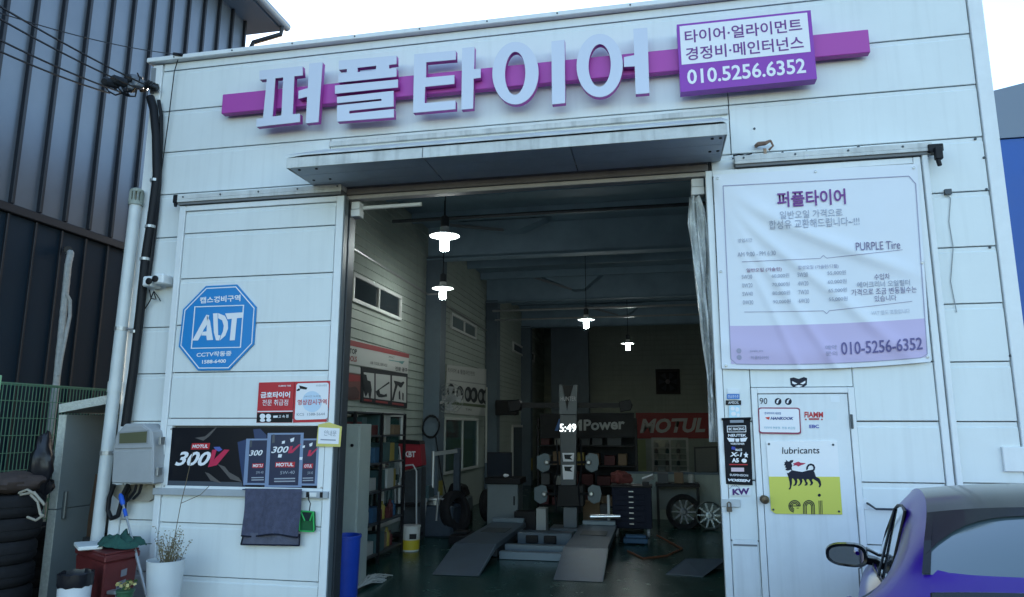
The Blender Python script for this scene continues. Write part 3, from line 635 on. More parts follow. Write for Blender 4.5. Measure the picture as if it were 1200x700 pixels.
def bgrid(u0, u1, v0, v1, nu, nv, lift=0):
    b = MB(); g = [[b.bm.verts.new(BP(u0+(u1-u0)*i/nu, v0+(v1-v0)*j/nv, lift)) for i in range(nu+1)] for j in range(nv+1)]
    for j in range(nv):
        for i in range(nu): b.bm.faces.new([g[j][i],g[j][i+1],g[j+1][i+1],g[j+1][i]])
    return b
bgrid(0, 1, 0, 1, 60, 60).build('banner_cloth', BANNER, bn, smooth=True)
bgrid(.045, .985, .78, .975, 60, 14, .0025).build('lavender_band', mat('lavender_print', (.76,.69,.79), .6), bn, smooth=True)
def bline(pts, wd, name, mt, lift=.004):
    b = MB(); n = 40
    for (a, c) in zip(pts, pts[1:]):
        du, dv = c[0]-a[0], c[1]-a[1]; L = math.hypot(du, dv); nx, ny = -dv/L*wd, du/L*wd; pr_ = None
        for k in range(n+1):
            u, v = a[0]+du*k/n, a[1]+dv*k/n; e = (b.bm.verts.new(BP(u+nx,v+ny,lift)), b.bm.verts.new(BP(u-nx,v-ny,lift)))
            if pr_: b.bm.faces.new([pr_[0],e[0],e[1],pr_[1]])
            pr_ = e
    return b.build(name, mt, bn)
LINEM = mat('grey_purple_print', (.34,.33,.45), .6); GP_ = mat('faded_print', (.36,.38,.46), .6); DK = mat('dark_violet_print', (.19,.16,.27), .6)
bline([(.045,.06),(.955,.06),(.985,.10),(.985,.96),(.955,.975),(.07,.975),(.045,.95),(.045,.06)], .0022, 'border_line', LINEM)
bline([(.12,.455),(.50,.455),(.515,.44),(.53,.455),(.90,.43)], .0015, 'rule', LINEM); bline([(.12,.71),(.50,.715),(.515,.73),(.53,.715),(.93,.69)], .0015, 'rule', LINEM)
def btext(body, u0, u1, v0, v1, mt, **k):
    return text_map('lettering', body, lambda a, b: BP(u0+(u1-u0)*a, v1+(v0-v1)*b, .010), mt, bn, **k)
btext('퍼플타이어', .305, .64, .105, .185, PTXT, bold=.02)
btext('일반오일 가격으로', .315, .62, .205, .245, GP_); btext('합성유 교환해드립니다~!!!', .26, .70, .25, .295, GP_)
btext('영업시간', .105, .175, .335, .355, GP_); btext('AM 9:00 - PM 6:30', .10, .285, .405, .428, GP_)
btext('PURPLE Tire', .675, .89, .383, .424, DK)
btext('일반오일 (가솔린)', .14, .31, .49, .513, mat('faded_red_print', (.34,.2,.28), .6), bold=.01); btext('합성오일 (가솔린/디젤)', .39, .585, .487, .51, LINEM)
for k, (a, b, c, d) in enumerate((('5W30','60,000원','5W30','55,000원'),('0W20','70,000원','4W20','60,000원'),('5W40','80,000원','7W30','65,000원'),('0W30','90,000원','6W30','55,000원'))):
    v = .522+k*.043
    btext(a, .115, .165, v, v+.021, GP_); btext(b, .26, .345, v, v+.022, GP_); btext(c, .385, .435, v, v+.022, GP_); btext(d, .53, .62, v-.003, v+.02, GP_)
btext('수입차', .755, .83, .545, .575, DK); btext('에어크리너 오일필터', .67, .925, .58, .61, GP_, bold=.008)
btext('가격으로 조금 변동될수는', .64, .955, .615, .647, DK); btext('있습니다', .75, .855, .652, .682, DK)
btext('VAT 별도 포함입니다', .73, .915, .725, .748, mat('very_faded_print', (.52,.55,.62), .6))
btext('010-5256-6352', .575, .965, .872, .935, mat('violet_print', (.13,.11,.27), .6), bold=.012)
btext('예약', .50, .555, .885, .908, LINEM); btext('문의', .50, .555, .915, .938, LINEM)
btext('purple_tire', .14, .20, .90, .915, LINEM); btext('퍼플타이어', .14, .225, .932, .95, LINEM)
fe = MB()
for v in (.907, .941):
    f = fe.face([BP(.085+.012*math.cos(a), v+.013*math.sin(a), .005) for a in [2*math.pi*k/14 for k in range(14)]])
fe.build('round_icon', LINEM, bn)
for u, v in ((.02,.02),(.5,.012),(.98,.02),(.99,.5),(.985,.975),(.02,.985),(.015,.5)):
    MB().lathe(BP(u,v), [(.013,0),(.013,-.008),(.005,-.009)], 10, 'y').build('eyelet', STEEL, bn)
# ================================================================== small signs on the door with the wicket
YK = YD-.012
ce = crop(895, 515, 7.526)
en = thing('lubricant_sign', 'white and yellow lubricants sign with a black six legged dog on the small door', 'sign', FP(942,562,YK))
qe = quadmap(ce([(22,18),(648,14),(694,664),(66,656)])); Ye = YK-.010
fsheet('sign_plate', [qe(0,0),qe(1,0),qe(1,1),qe(.06,1),qe(0,.955)], Ye, .009, mat('white_plate', (.80,.81,.83), .35), en)
fprint('yellow_field', [[qe(0,.487),qe(1,.487),qe(1,1),qe(.06,1),qe(0,.955)]], Ye-.0015, YELLOW, en)
INK = mat('black_print', (.012,.014,.03), .45)
ftext('lettering', 'lubricants', *ce([(164,70),(492,66),(162,128)]), Ye, INK, en, bold=.006)
dog = [(186,216),(182,204),(198,196),(196,180),(214,196),(228,194),(236,184),(262,182),(258,200),(244,210),(252,232),(246,250),(250,272),(290,280),(340,288),(390,274),(430,268),(448,290),(460,330),(490,344),(504,372),(508,402),(496,424),(484,422),(490,402),(478,376),(452,360),(434,348),(424,362),(436,380),(430,398),(414,408),(404,404),(416,390),(410,372),(396,352),(380,352),(376,370),(390,384),(384,404),(366,410),(358,406),(370,392),(362,372),(350,350),(338,350),(342,372),(330,398),(310,412),(300,408),(318,392),(320,370),(308,350),(294,350),(298,376),(286,404),(266,412),(258,408),(272,394),(276,372),(264,350),(250,344),(250,388),(240,432),(230,444),(218,440),(230,420),(228,380),(216,330),(204,296),(236,270),(212,276),(196,272),(190,262),(202,256),(186,246),(194,232),(178,228)]
fprint('six_legged_dog', [ce(dog)], Ye-.003, INK, en)
tail = [(428,284),(444,260),(440,238),(424,226),(402,228),(390,244),(388,262),(362,274),(358,262),(372,262),(372,246),(386,222),(414,212),(442,220),(454,244),(450,272),(438,292)]
tp = tail[:9]+[(380,272)]; fprint('dog_tail', [ce([(380,272),(390,262),(392,246),(404,232),(422,230),(436,240),(438,258),(424,280),(436,286),(450,270),(454,246),(442,222),(416,213),(390,222),(376,244),(374,266)])], Ye-.003, INK, en)
fprint('red_flame', [ce([(256,214),(280,206),(304,196),(328,206),(372,210),(352,222),(330,228),(306,240),(286,228),(252,236),(270,224)])], Ye-.003, mat('crimson_flame', (.42,.02,.07), .45), en)
fprint('white_collar', [ce([(206,290),(240,268),(244,276),(212,300)])], Ye-.0045, SHEETW, en)
def arcband(cx, cy, rx, ry, w_, a0, a1, n=22):
    w_ = w_*1.25
    o = [(cx+rx*math.cos(R(a0+(a1-a0)*k/n)), cy+ry*math.sin(R(a0+(a1-a0)*k/n))) for k in range(n+1)]
    i = [(cx+(rx-w_)*math.cos(R(a0+(a1-a0)*k/n)), cy+(ry-w_)*math.sin(R(a0+(a1-a0)*k/n))) for k in range(n+1)]
    return [[o[k], o[k+1], i[k+1], i[k]] for k in range(n)]
def strokes(nm, sets):
    b = MB()
    for pl in sets: b.face([FP(*p, Ye-.003) for p in ce(pl)])
    b.build(nm, INK, en)
for off in (0, 13, 26):                # the letters are drawn with three lines; the plate cuts them off
    r_ = 52-off
    bits = arcband(272, 588, r_+2, r_, 7, -180, 0) + arcband(272, 588, r_+2, r_+6, 7, 96, 180)
    if off < 20: bits.append([(272-r_+2, 584),(272+r_, 584),(272+r_, 592),(272-r_+2, 592)] if off == 0 else [(290,604),(310,604),(310,610),(290,610)])
    strokes('letter_e', bits)
    bits = arcband(398, 588, 52-off, 52-off, 7, -180, 0)
    bits += [[(346+off,588),(353+off,588),(354+off,659),(347+off,659)], [(443-off,588),(450-off,588),(452-off,662),(445-off,662)]]
    strokes('letter_n', bits)
    x = 484+off; strokes('letter_i', [[(x,540),(x+6,540),(x+9,662),(x+3,662)]])
fprint('dot', [ce(ell(490,493,14,14,18))], Ye-.003, INK, en)
for p in ((46,42),(612,48),(84,620),(664,636)): MB().lathe(FP(*ce([p])[0], Ye), [(.01,0),(.008,-.007)], 8, 'y').build('sign_screw', DSTEEL, en)
# hankook plate
ch = crop(885, 460, 12.0); hk = thing('dealer_plate', 'white tyre dealer plate with a red edge on the small door, above the lubricants sign', 'sign', FP(913,492,YK))
fsheet('plate', [quadmap(ch([(40,210),(628,214),(648,590),(52,580)]))(u, v) for u, v in rrect(0,0,1,1,.08)], YK-.012, .011, mat('maroon_edge', (.25,.03,.08), .4), hk)
fprint('white_field', [[quadmap(ch([(56,228),(612,232),(630,566),(68,558)]))(u, v) for u, v in rrect(0,0,1,1,.07)]], YK-.0135, SHEETW, hk)
ftext('lettering', '한국타이어 대표점', *ch([(130,276),(360,278),(130,310)]), YK-.013, mat('blue_grey_print', (.12,.2,.4), .5), hk, bold=.02)
ftext('lettering', 'HANKOOK', *ch([(218,344),(540,346),(214,384)]), YK-.013, mat('dark_blue_print', (.02,.04,.2), .5), hk, bold=.04, shear=.2)
fprint('orange_red_wing', [ch([(140,352),(206,344),(196,384),(168,376)])], YK-.016, mat('scarlet_print', (.6,.03,.02), .5), hk)
ftext('lettering', '타이어 전문점  전용 취급점', *ch([(130,478),(560,486),(130,512)]), YK-.013, mat('teal_print', (.12,.38,.5), .5), hk)
def sticker(label, pts, Yb, mt, name='sticker', t=.0015):
    o = fsheet(name, pts, Yb-t, t, mt); return solo(o, label, 'sticker')
def sticker_thing(label, pts, Yb, mt, name='sticker'):
    c = [sum(p[i] for p in pts)/len(pts) for i in (0,1)]
    t = thing(name, label, 'sticker', FP(*c, Yb)); fsheet('backing', pts, Yb-.0015, .0012, mt, t); return t
DOORW = mat('clear_film', (.70,.745,.77), .35)
s = sticker_thing('red lettered battery sticker right of the white dealer plate', ch([(690,262),(958,262),(960,392),(692,392)]), YK, DOORW)
ftext('lettering', 'FIAMM', *ch([(692,272),(954,274),(692,352)]), YK-.002, RED, s, bold=.03)
fprint('red_underline', [ch([(752,362),(902,362),(900,388),(756,388)]), ch(ell(712,380,14,12,12)), ch(ell(938,380,14,12,12))], YK-.003, mat('dull_red_print', (.42,.08,.09), .5), s)
s = sticker_thing('small blue EBC sticker under the red battery sticker', ch([(750,448),(905,448),(905,508),(750,508)]), YK, DOORW)
ftext('lettering', 'EBC', *ch([(760,454),(896,454),(762,502)]), YK-.002, mat('royal_print', (.03,.05,.36), .5), s, bold=.025)
s = sticker_thing('number 90 sticker in thin dark figures at the top of the small door', ch([(55,70),(175,70),(175,175),(55,175)]), YK, DOORW)
ftext('lettering', '90', *ch([(62,78),(168,78),(64,164)]), YK-.002, INK, s)
for lab, cx_ in (('round black sticker with a white slash, next to the number 90', 322), ('round black sticker with a white slash, the one farther from the number 90', 466)):
    s = sticker_thing(lab, ch(ell(cx_,128,48,48,24)), YK, INK, 'round_sticker'); s['group'] = 'round black stickers on the small door'
    fprint('white_slash', [ch([(cx_-26,150),(cx_-18,112),(cx_+8,96),(cx_+24,88),(cx_+4,124),(cx_-2,156)])], YK-.0025, SHEETW, s)
sticker('blank pale paper label in the top right corner of the small door', ch([(1056,50),(1185,52),(1190,140),(1062,138)]), YK, mat('pale_label', (.76,.80,.83), .6), 'paper_label')
sticker('faint pale paper label beside the red battery sticker', ch([(985,235),(1145,240),(1150,390),(990,385)]), YK, mat('faint_label', (.69,.745,.765), .5), 'paper_label')
# cat face emblem above the wicket
cm = crop(840, 430, 4.665)
s = sticker_thing('black cat face sticker above the small door', cm([(400,62),(420,58),(448,66),(476,56),(494,62),(492,98),(474,112),(448,120),(420,114),(404,98)]), YD-.0005, INK, 'emblem')
fprint('white_eyes', [cm([(412,78),(440,92),(424,96),(412,90)]), cm([(484,76),(456,92),(472,96),(484,88)]), cm([(426,106),(448,100),(470,104),(448,112)])], YD-.0035, SHEETW, s)
# strip of stickers beside the wicket
cs = crop(845, 455, 5.18)
s = sticker_thing('small blue sticker at the top of the sticker column by the doorway', cs([(36,36),(112,36),(112,66),(36,66)]), YD-.0145, mat('sky_blue_print', (.05,.2,.55), .5)); ftext('lettering', '현금영수증', *cs([(42,42),(106,42),(42,60)]), YD-.0165, SHEETW, s, lift=.002)
s = sticker_thing('narrow black sticker under the small blue sticker', cs([(28,74),(122,74),(122,102),(28,102)]), YD-.0145, BLACK); ftext('lettering', 'AMSOIL', *cs([(44,80),(108,80),(44,96)]), YD-.0165, SHEETW, s, lift=.002)
s = sticker_thing('pale blue and white flowery sticker above the black logo strip', cs([(48,106),(114,104),(116,182),(50,184)]), YD-.0145, mat('ice_blue_print', (.5,.72,.84), .5))
fprint('white_petals', [cs(ell(70,124,14,12,12)), cs(ell(98,130,12,14,12)), cs(ell(76,156,16,13,12)), cs(ell(104,164,10,11,12))], YD-.0175, SHEETW, s)
sticker('blank whitish sticker above the small blue sticker', cs([(40,2),(112,2),(112,34),(40,34)]), YD-.0145, mat('pale_label', (.76,.80,.83), .6), 'paper_label')
bk = thing('logo_strip', 'black cloth strip covered in white tuning logos hanging beside the doorway', 'banner', FP(864,530,YD-.03))
qk = quadmap(cs([(10,188),(176,184),(192,590),(30,582)]))
b = MB(); g = [[b.bm.verts.new(FP(*qk(i/8, j/20), YD-.022-.006*math.sin(j*.9+i*.5))) for i in range(9)] for j in range(21)]
for j in range(20):
    for i in range(8): b.bm.faces.new([g[j][i],g[j][i+1],g[j+1][i+1],g[j+1][i]])
b.build('strip_cloth', mat('black_cloth', (.014,.015,.018), .85), bk, smooth=True)
MB().tube([FP(*qk(-.04,.0), YD-.022), FP(*qk(1.03,0), YD-.022)], .012, 6).build('strip_rod', BLACK, bk)
def ktext(body, u0, u1, v0, v1, **k): return text_map('logo', body, lambda a, b_: FP(*qk(u0+(u1-u0)*a, v1+(v0-v1)*b_), YD-.034), SHEETW, bk, **k)
def kpoly(nm, pls, mt=SHEETW): fprint(nm, [[qk(*p) for p in pl] for pl in pls], YD-.034, mt, bk)
kpoly('logo_patch', [[(.26,.02),(.76,.02),(.76,.06),(.26,.06)]], mat('grey_print', (.25,.28,.33), .5))
kpoly('logo_frame', [[(.14,.105),(.84,.105),(.84,.115),(.14,.115)],[(.14,.195),(.84,.195),(.84,.205),(.14,.205)],[(.14,.115),(.165,.115),(.165,.195),(.14,.195)],[(.815,.115),(.84,.115),(.84,.195),(.815,.195)]])
ktext('BC RACING', .2, .78, .135, .175, bold=.03)
ktext('NEUTEK', .17, .84, .232, .272, bold=.03)
kpoly('logo_wings', [[(.12,.29),(.4,.295),(.38,.35),(.2,.35)],[(.88,.285),(.6,.295),(.62,.35),(.8,.345)],[(.42,.30),(.58,.30),(.56,.35),(.44,.35)]])
ktext('VORSTEINER', .24, .76, .365, .395, bold=.02)
kpoly('blue_mark', [[(.28,.42),(.42,.43),(.40,.475),(.26,.465)]], mat('royal_print', (.03,.05,.36), .5))
ktext('RACE', .42, .66, .455, .49, bold=.03)
kpoly('logo_star', [[(.80,.50),(.82,.53),(.88,.535),(.84,.56),(.86,.59),(.80,.575),(.74,.59),(.76,.56),(.70,.535),(.77,.53)]])
ktext('X-1', .2, .66, .51, .575, bold=.04, shear=.2)
ktext('A5', .26, .52, .60, .665, bold=.05); kpoly('round_logo', [[qk and (.72+.10*math.cos(2*math.pi*k/14), .635+.032*math.sin(2*math.pi*k/14)) for k in range(14)]])
kpoly('red_rule', [[(.16,.69),(.84,.685),(.84,.70),(.16,.705)]], RED)
kpoly('logo_patch', [[(.22,.745),(.70,.74),(.70,.80),(.22,.805)]], mat('pale_pink_print', (.65,.5,.55), .5))
ktext('SUSPENSION', .16, .84, .84, .872, bold=.01)
ktext('VOSSEN', .08, .92, .915, .955, bold=.05, shear=.25)
s = sticker_thing('dark purple KW sticker under the black logo strip', cs([(50,600),(182,600),(182,652),(50,652)]), YD-.0145, mat('film_white', (.74,.77,.79), .35))
ftext('lettering', 'KW', *cs([(68,612),(172,606),(70,650)]), YD-.0165, mat('plum_print', (.07,.012,.14), .5), s, bold=.05)
b = []
for k in range(9):
    a = R(-170+k*20); b.append(cs([(82+18*math.cos(a),614+14*math.sin(a)),(82+34*math.cos(a-.06),614+26*math.sin(a-.06)),(82+34*math.cos(a+.06),614+26*math.sin(a+.06))]))
fprint('burst_mark', b, YD-.0175, mat('plum_print', (.07,.012,.14), .5), s)
# far right: small wall vent at the car's roof
vv = FP(1196,556,-.01); MB().box(vv.x-.12, vv.x+.2, -.03, -.001, vv.z+.02, vv.z+.22).build('wall_box', WHITE2, shop, .005)
# ================================================================== neighbours
LB = thing('metal_building', 'dark standing seam metal building left of the shop', 'building', (-7.6, 1, 0)); BX = -7.5
EAVE = 9.55
yy = [4.43-.395*k for k in range(26)]
for k, (a, b) in enumerate(zip(yy, yy[1:])):
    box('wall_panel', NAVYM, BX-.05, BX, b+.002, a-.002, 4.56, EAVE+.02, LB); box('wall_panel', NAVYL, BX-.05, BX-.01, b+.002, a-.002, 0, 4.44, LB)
for a in yy:
    MB().box(BX-.02, BX+.055, a-.022, a+.022, 4.56, EAVE+.01).build('seam_rib', RIB, LB, .004)
    MB().box(BX-.02, BX+.02, a-.014, a+.014, 0, 4.44).build('seam_rib', RIB, LB, .003)
MB().box(BX-.03, BX+.05, yy[-1], 4.44, 4.445, 4.555).build('flashing', RIB, LB, .01)
MB().box(BX-9, BX-.055, -5.4, 4.42, 0, EAVE).build('wall_core', RIB, LB)
MB().box(BX-.055, BX+.02, 4.42, 4.50, 0, EAVE).build('corner_trim', RIB, LB, .006)
P1, P0 = Vector((-6.9,4.85,9.62)), Vector((-6.9,-1.0,9.62)); 
MB().prism([(BX-3,-5.4,EAVE+.02),(BX-3,4.9,EAVE+.02),(-6.98,4.9,EAVE+.02),(-6.98,-5.4,EAVE+.02)], (0,0,.12)).build('roof_edge', mat('grey_eave', (.16,.18,.2), .5), LB)
MB().tube([(-6.9,4.95,9.66),(-6.9,-5.4,9.66)], .085, 10).build('gutter', mat('grey_gutter', (.32,.33,.34), .4, metal=.4), LB, smooth=True)
MB().tube([(-6.9,4.78,9.6),(-6.92,4.78,9.42),(BX+.12,4.6,9.2),(BX+.08,4.5,8.9),(BX+.08,4.5,7)], .045, 8).build('gutter_outlet', RIB, LB, smooth=True)
BB = thing('blue_building', 'blue clad building with a grey top band behind the shop on the right', 'building', (8.3, 7, 0))
p0 = FP(1166,108,5)
zt = p0.z; zm = FP(1172,163,5).z
x0 = p0.x-.6
for k in range(12):
    MB().box(x0+k*.5+.004, x0+k*.5+.496, 5, 5.06, 0, zm-.01).build('wall_panel', mat('blue_cladding', (.015,.09,.36), .45, var=.06, vscale=2), BB, .008)
MB().prism([(x0,4.97,zm),(x0+6,4.97,zm),(x0+6,4.97,zt+1.1),(x0,4.97,zt-.10)], (0,.1,0)).build('top_band', mat('slate_band', (.17,.21,.27), .5), BB)
MB().box(x0+.02, x0+6, 5.08, 12, 0, zt-.25).build('wall_core', mat('blue_cladding', (.015,.09,.36), .45), BB)
# wrapped pipe rising behind the fence
wp = thing('wrapped_pipe', 'white tape wrapped pipe climbing the dark metal wall behind the green fence', 'pipe', WP(60,520,-7.3))
rp_ = random.Random(3)
pts = [WP(80,295,-7.44), WP(83,297,-7.30), WP(80,310,-7.28), WP(77,340,-7.3), WP(74,370,-7.3), WP(70,410,-7.3), WP(66,450,-7.3), WP(61,490,-7.3), WP(54,560,-7.3), WP(47,640,-7.3)]
def dense(pts, n=6):
    o = []
    for a, b in zip(pts, pts[1:]): o += [a.lerp(b, k/n) for k in range(n)]
    return o+[pts[-1]]
d = dense(pts, 8)
TAPE = mat('white_tape', (.38,.40,.40), .6, var=.25, vscale=18)
MB().tube(d, [.04*(1+.03*math.sin(i*2.1)+rp_.uniform(-.03,.03)) for i in range(len(d))], 9).build('pipe_run', TAPE, wp, smooth=True)
d = dense([WP(78,345,-7.26), WP(82,352,-7.24), WP(82,370,-7.24), WP(77,395,-7.24), WP(72,420,-7.25), WP(69,440,-7.26)], 6)
MB().tube(d, .022, 8).build('pipe_branch', TAPE, wp, smooth=True)
MB().tube([WP(79,293,-7.45), WP(80,293,-7.36)], .05, 8).build('pipe_stub', mat('dark_stub', (.05,.05,.05), .6), wp)
# green mesh fence
fn = thing('mesh_fence', 'green welded mesh fence in front of the dark metal wall', 'fence', (-7.1, -1, 0)); FX = -7.1; GRN = mat('green_fence_coat', (.085,.21,.145), .5)
fz0, fz1, fy0, fy1 = .5, 2.42, -4.12, 1.9
for k in range(3):
    a = fy0+k*(fy1-fy0)/3; b = a+(fy1-fy0)/3-.04; q = MB(); n = int((b-a)/.048)
    for i in range(n+1): q.box(FX-.004, FX+.004, a+i*(b-a)/n-.003, a+i*(b-a)/n+.003, fz0, fz1)
    for j in range(11): z = fz0+(fz1-fz0)*j/10; q.box(FX+.004, FX+.011, a, b, z-.004, z+.004)
    for z in (fz1, 1.1): q.box(FX-.012, FX-.004, a, b, z-.02, z+.012)
    tag(q.build('mesh_panel', GRN, fn), kind='stuff')
for k in range(4):
    y = fy0+k*(fy1-fy0)/3-.02; MB().box(FX-.05, FX-.014, y-.025, y+.025, 0, fz1+.06).build('post', mat('pale_green_post', (.16,.34,.22), .5), fn, .004)
MB().box(FX-.1, FX+.06, fy0-1, fy1, 0, .5).build('kerb_wall', mat('rough_concrete', (.22,.22,.21), .85, var=.25, vscale=6), fn)
pf_ = WP(3,440,-6.6); o = MB().box(pf_.x-.05, pf_.x+.0, pf_.y-.06, pf_.y, 0, pf_.z).build('fence_post', mat('light_green_post', (.24,.5,.3), .5), None, .006); solo(o, 'light green square post at the left end in front of the mesh fence', 'post')
# ================================================================== pipes, cables and boxes on the left corner
Y1 = -.09
dp = thing('drain_pipe', 'tall white drain pipe with a slotted grey strainer on its top at the shop corner', 'pipe', FP(107,690,Y1))
pts = [FP(159,246,Y1), FP(147,340,Y1), FP(133,440,Y1), FP(121,560,Y1), FP(110,640,Y1)]
xx = [p.x for p in pts]; px_ = sum(xx)/len(xx)
pa, pb_ = FP(159,240,Y1), FP(107,690,Y1); pb_ = pa.lerp(pb_, (pa.z-.02)/(pa.z-pb_.z))
MB().tube([pa, pb_], .062, 16).build('pipe_run', PIPE, dp, smooth=True)
for t in (.32, .62): c = pa.lerp(pb_, t); MB().tube([c+Vector((0,0,.02)), c-Vector((0,0,.02))], .068, 14).tube([c+Vector((.05,.0,0)), c+Vector((.16,.03,0))], .01, 6).build('pipe_clamp', STEEL, dp)
MB().tube([pa.lerp(pb_,.45), pa.lerp(pb_,.475)], .069, 16).build('pipe_collar', PIPE, dp, smooth=True)
st = MB(); tp = pa+Vector((0,0,.02)); STR = mat('grey_green_plastic', (.30,.34,.30), .5)
st.lathe(tp, [(.075,-.03),(.075,.015),(.06,.02)], 16).lathe(tp+Vector((0,0,.12)), [(.07,0),(.072,.025),(.04,.045),(0,.05)], 16)
for k in range(10):
    a = 2*math.pi*k/10; c = tp+Vector((.062*math.cos(a), .062*math.sin(a), 0)); st.bar(c+Vector((0,0,.01)), c+Vector((0,0,.13)), .018)
st.build('strainer', STR, dp)
cc = thing('cable_conduit', 'thick black cable conduit running down the shop corner beside the white drain pipe', 'cable', FP(151,470,-.08))
pts = [FP(*p, -.08) for p in ((176,114),(180,128),(183,160),(184,207),(179,246),(176.5,264),(171,298.6),(164,367),(156,435.7),(151,470),(147,500))]
MB().tube(dense(pts,3), .047, 10).build('conduit_run', CABLE, cc, smooth=True)
MB().tube(dense([FP(*p, -.05) for p in ((186,118),(189,135),(189,165),(187,215),(184,250),(178,300),(174,330))],3), .02, 8).build('thin_cable', CABLE, cc, smooth=True)
for p in ((182,212),(176,266),(170,304),(159,389)): c = FP(*p, -.08); MB().lathe(c, [(.056,-.015),(.056,.015)], 12).build('cable_clip', STEEL, cc)
# power drop: bracket with insulators and wires coming in over the street
pw = thing('power_bracket', 'black insulator bracket with tangled jumper cables at the top corner of the shop', 'bracket', FP(180,108,-.1))
cw = crop(110, 60, 9.1)
strap = [FP(*p, -.030) for p in cw([(612,180),(660,180),(636,455),(596,452)])]
MB().prism(strap, (0,.010,0)).build('wall_strap', mat('dull_zinc', (.28,.3,.32), .5, metal=.5), pw)
MB().tube([FP(*p, -.10) for p in cw([(460,290),(560,345),(680,395)])], .022, 8).build('cross_rod', DSTEEL, pw)
INS = mat('insulator_black', (.02,.022,.026), .4)
for (p, q_, y0, y1) in (((205,300),(330,345),-.62,-.4), ((345,285),(450,335),-.3,-.16), ((110,325),(250,355),-.7,-.45), ((430,290),(520,320),-.16,-.1), ((560,345),(680,400),-.1,-.06), ((480,330),(540,420),-.12,-.1)):
    a, b = FP(*cw([p])[0], y0), FP(*cw([q_])[0], y1); d = dense([a,b], 8)
    MB().tube(d, [.034+.020*(i%2) for i in range(len(d))], 8).build('insulator', INS, pw, smooth=True)
for p in ((430,310),(400,380),(470,350)): MB().lathe(FP(*cw([p])[0], -.2), [(0,-.07),(.06,-.045),(.07,0),(.06,.045),(0,.07)], 10).build('insulator_knob', mat('grey_knob', (.12,.14,.17), .3), pw, smooth=True)
for pl in ([(110,360),(160,430),(230,470),(330,440),(400,420)], [(190,370),(260,430),(360,480),(440,485),(460,400)], [(250,380),(300,440),(380,470)], [(280,350),(330,430),(400,440),(450,380)], [(465,235),(490,290),(480,330)], [(350,300),(350,420),(370,460)]):
    MB().tube(dense([FP(*p, -.3) for p in cw(pl)],2), .009, 5).build('jumper_cable', CABLE, pw, smooth=True)
c1 = crop(0, 0, 2.8)
def wire(lab, p0, p1, y0, y1, r=.009, sag=.06):
    a, b = FP(*c1([p0])[0], y0), FP(*c1([p1])[0], y1); n = 24
    pts = [a.lerp(b, k/n)-Vector((0,0,sag*4*(k/n)*(1-k/n))) for k in range(n+1)]
    o = MB().tube(pts, r, 5).build('overhead_wire', CABLE, smooth=True); solo(o, lab, 'wire', 'overhead wires to the shop corner', a)
wire('upper black overhead wire of the four running to the shop corner', (480,280), (-420,-245), -.2, -3.4)
wire('second black overhead wire from the top running to the shop corner', (455,292), (-420,-190), -.3, -3.4)
wire('third black overhead wire from the top running to the shop corner', (395,302), (-420,-95), -.5, -3.4)
wire('lowest black overhead wire running to the shop corner', (360,306), (-420,-40), -.6, -3.4)
wire('thin overhead wire running to the top edge of the shop roof', (590,180), (-420,-110), -.06, -3.4, .005, .10)
MB().tube([FP(*p, -.07) for p in c1([(570,178),(600,182)])], .02, 6).tube([FP(*p, -.05) for p in c1([(588,182),(572,235),(552,400),(530,560),(522,640)])], .006, 5).build('roof_wire_clamp', CABLE, pw)
# cameras
for lab, px, py, s_ in (('left one of two small white security cameras on the black conduit', 177, 331, -1), ('right one of two small white security cameras beside the black conduit', 190.5, 328, 1)):
    t = thing('security_camera', lab, 'camera', FP(px,py,-.08), 'security cameras at the shop corner'); c = FP(px,py,-.13)
    MB().box(c.x-.055, c.x+.055, -.20, -.02, c.z-.055, c.z+.055).build('housing', WHITE2, t, .014)
    MB().lathe((c.x+(.035 if s_ < 0 else -.03), -.202, c.z-.005), [(.036,0),(.036,-.012),(.026,-.016),(.0,-.017)], 14, 'y').build('lens', BLACK, t, smooth=True)
MB().tube(dense([FP(*p,-.06) for p in ((175,340),(177,350),(183,351),(180,342),(176,352),(170,362))],3), .006, 5).tube(dense([FP(*p,-.05) for p in ((180,341),(186,349),(188,353))],3), .005, 5).build('camera_cable', CABLE, cc)
# meter box
cm_ = crop(120, 480, 5.0); mx = thing('meter_box', 'grey plastic meter box with a small window and a sloped top at the shop corner', 'meter box', FP(158,545,-.1)); Ym = -.27
fr_ = [FP(*p, Ym) for p in cm_([(50,435),(62,240),(76,150),(130,84),(236,82),(290,126),(298,225),(297,435)])]
fr_[0].z = fr_[-1].z = (fr_[0].z+fr_[-1].z)/2
MB().prism(fr_, (0,.24,0)).build('housing', GREYP, mx, .012)
MB().prism([FP(*p, Ym-.012) for p in cm_([(68,232),(84,152),(136,96),(230,94),(280,134),(288,226)])], (0,.014,0)).build('upper_cover', GREYP, mx, .006)
MB().prism([FP(*p, Ym-.009) for p in cm_([(56,430),(70,244),(290,238),(291,430)])], (0,.010,0)).build('lower_cover', GREYP, mx, .006)
MB().prism([FP(*p, Ym-.016) for p in cm_([(100,140),(262,128),(258,195),(98,200)])], (0,.005,0)).build('meter_window', mat('amber_window', (.12,.12,.07), .1, coat=.5), mx)
MB().prism([FP(*p, Ym-.0155) for p in cm_([(92,132),(270,120),(266,203),(90,208)])], (0,.004,0)).build('window_frame', mat('grey_frame_plastic', (.27,.28,.29), .5), mx)
for z in (fr_[0].z+.12, fr_[0].z+.42): MB().box(fr_[-1].x, fr_[-1].x+.025, Ym+.02, Ym+.09, z-.04, z+.04).build('latch', STEEL, mx, .003)
ub = fsheet('cable_board', cm_([(62,442),(296,442),(300,520),(270,540),(100,538),(60,500)]), -.05, .045, mat('beige_board', (.36,.33,.27), .7, var=.2, vscale=8))
solo(ub, 'beige board with cable ends under the grey meter box', 'board')
lp = MB()
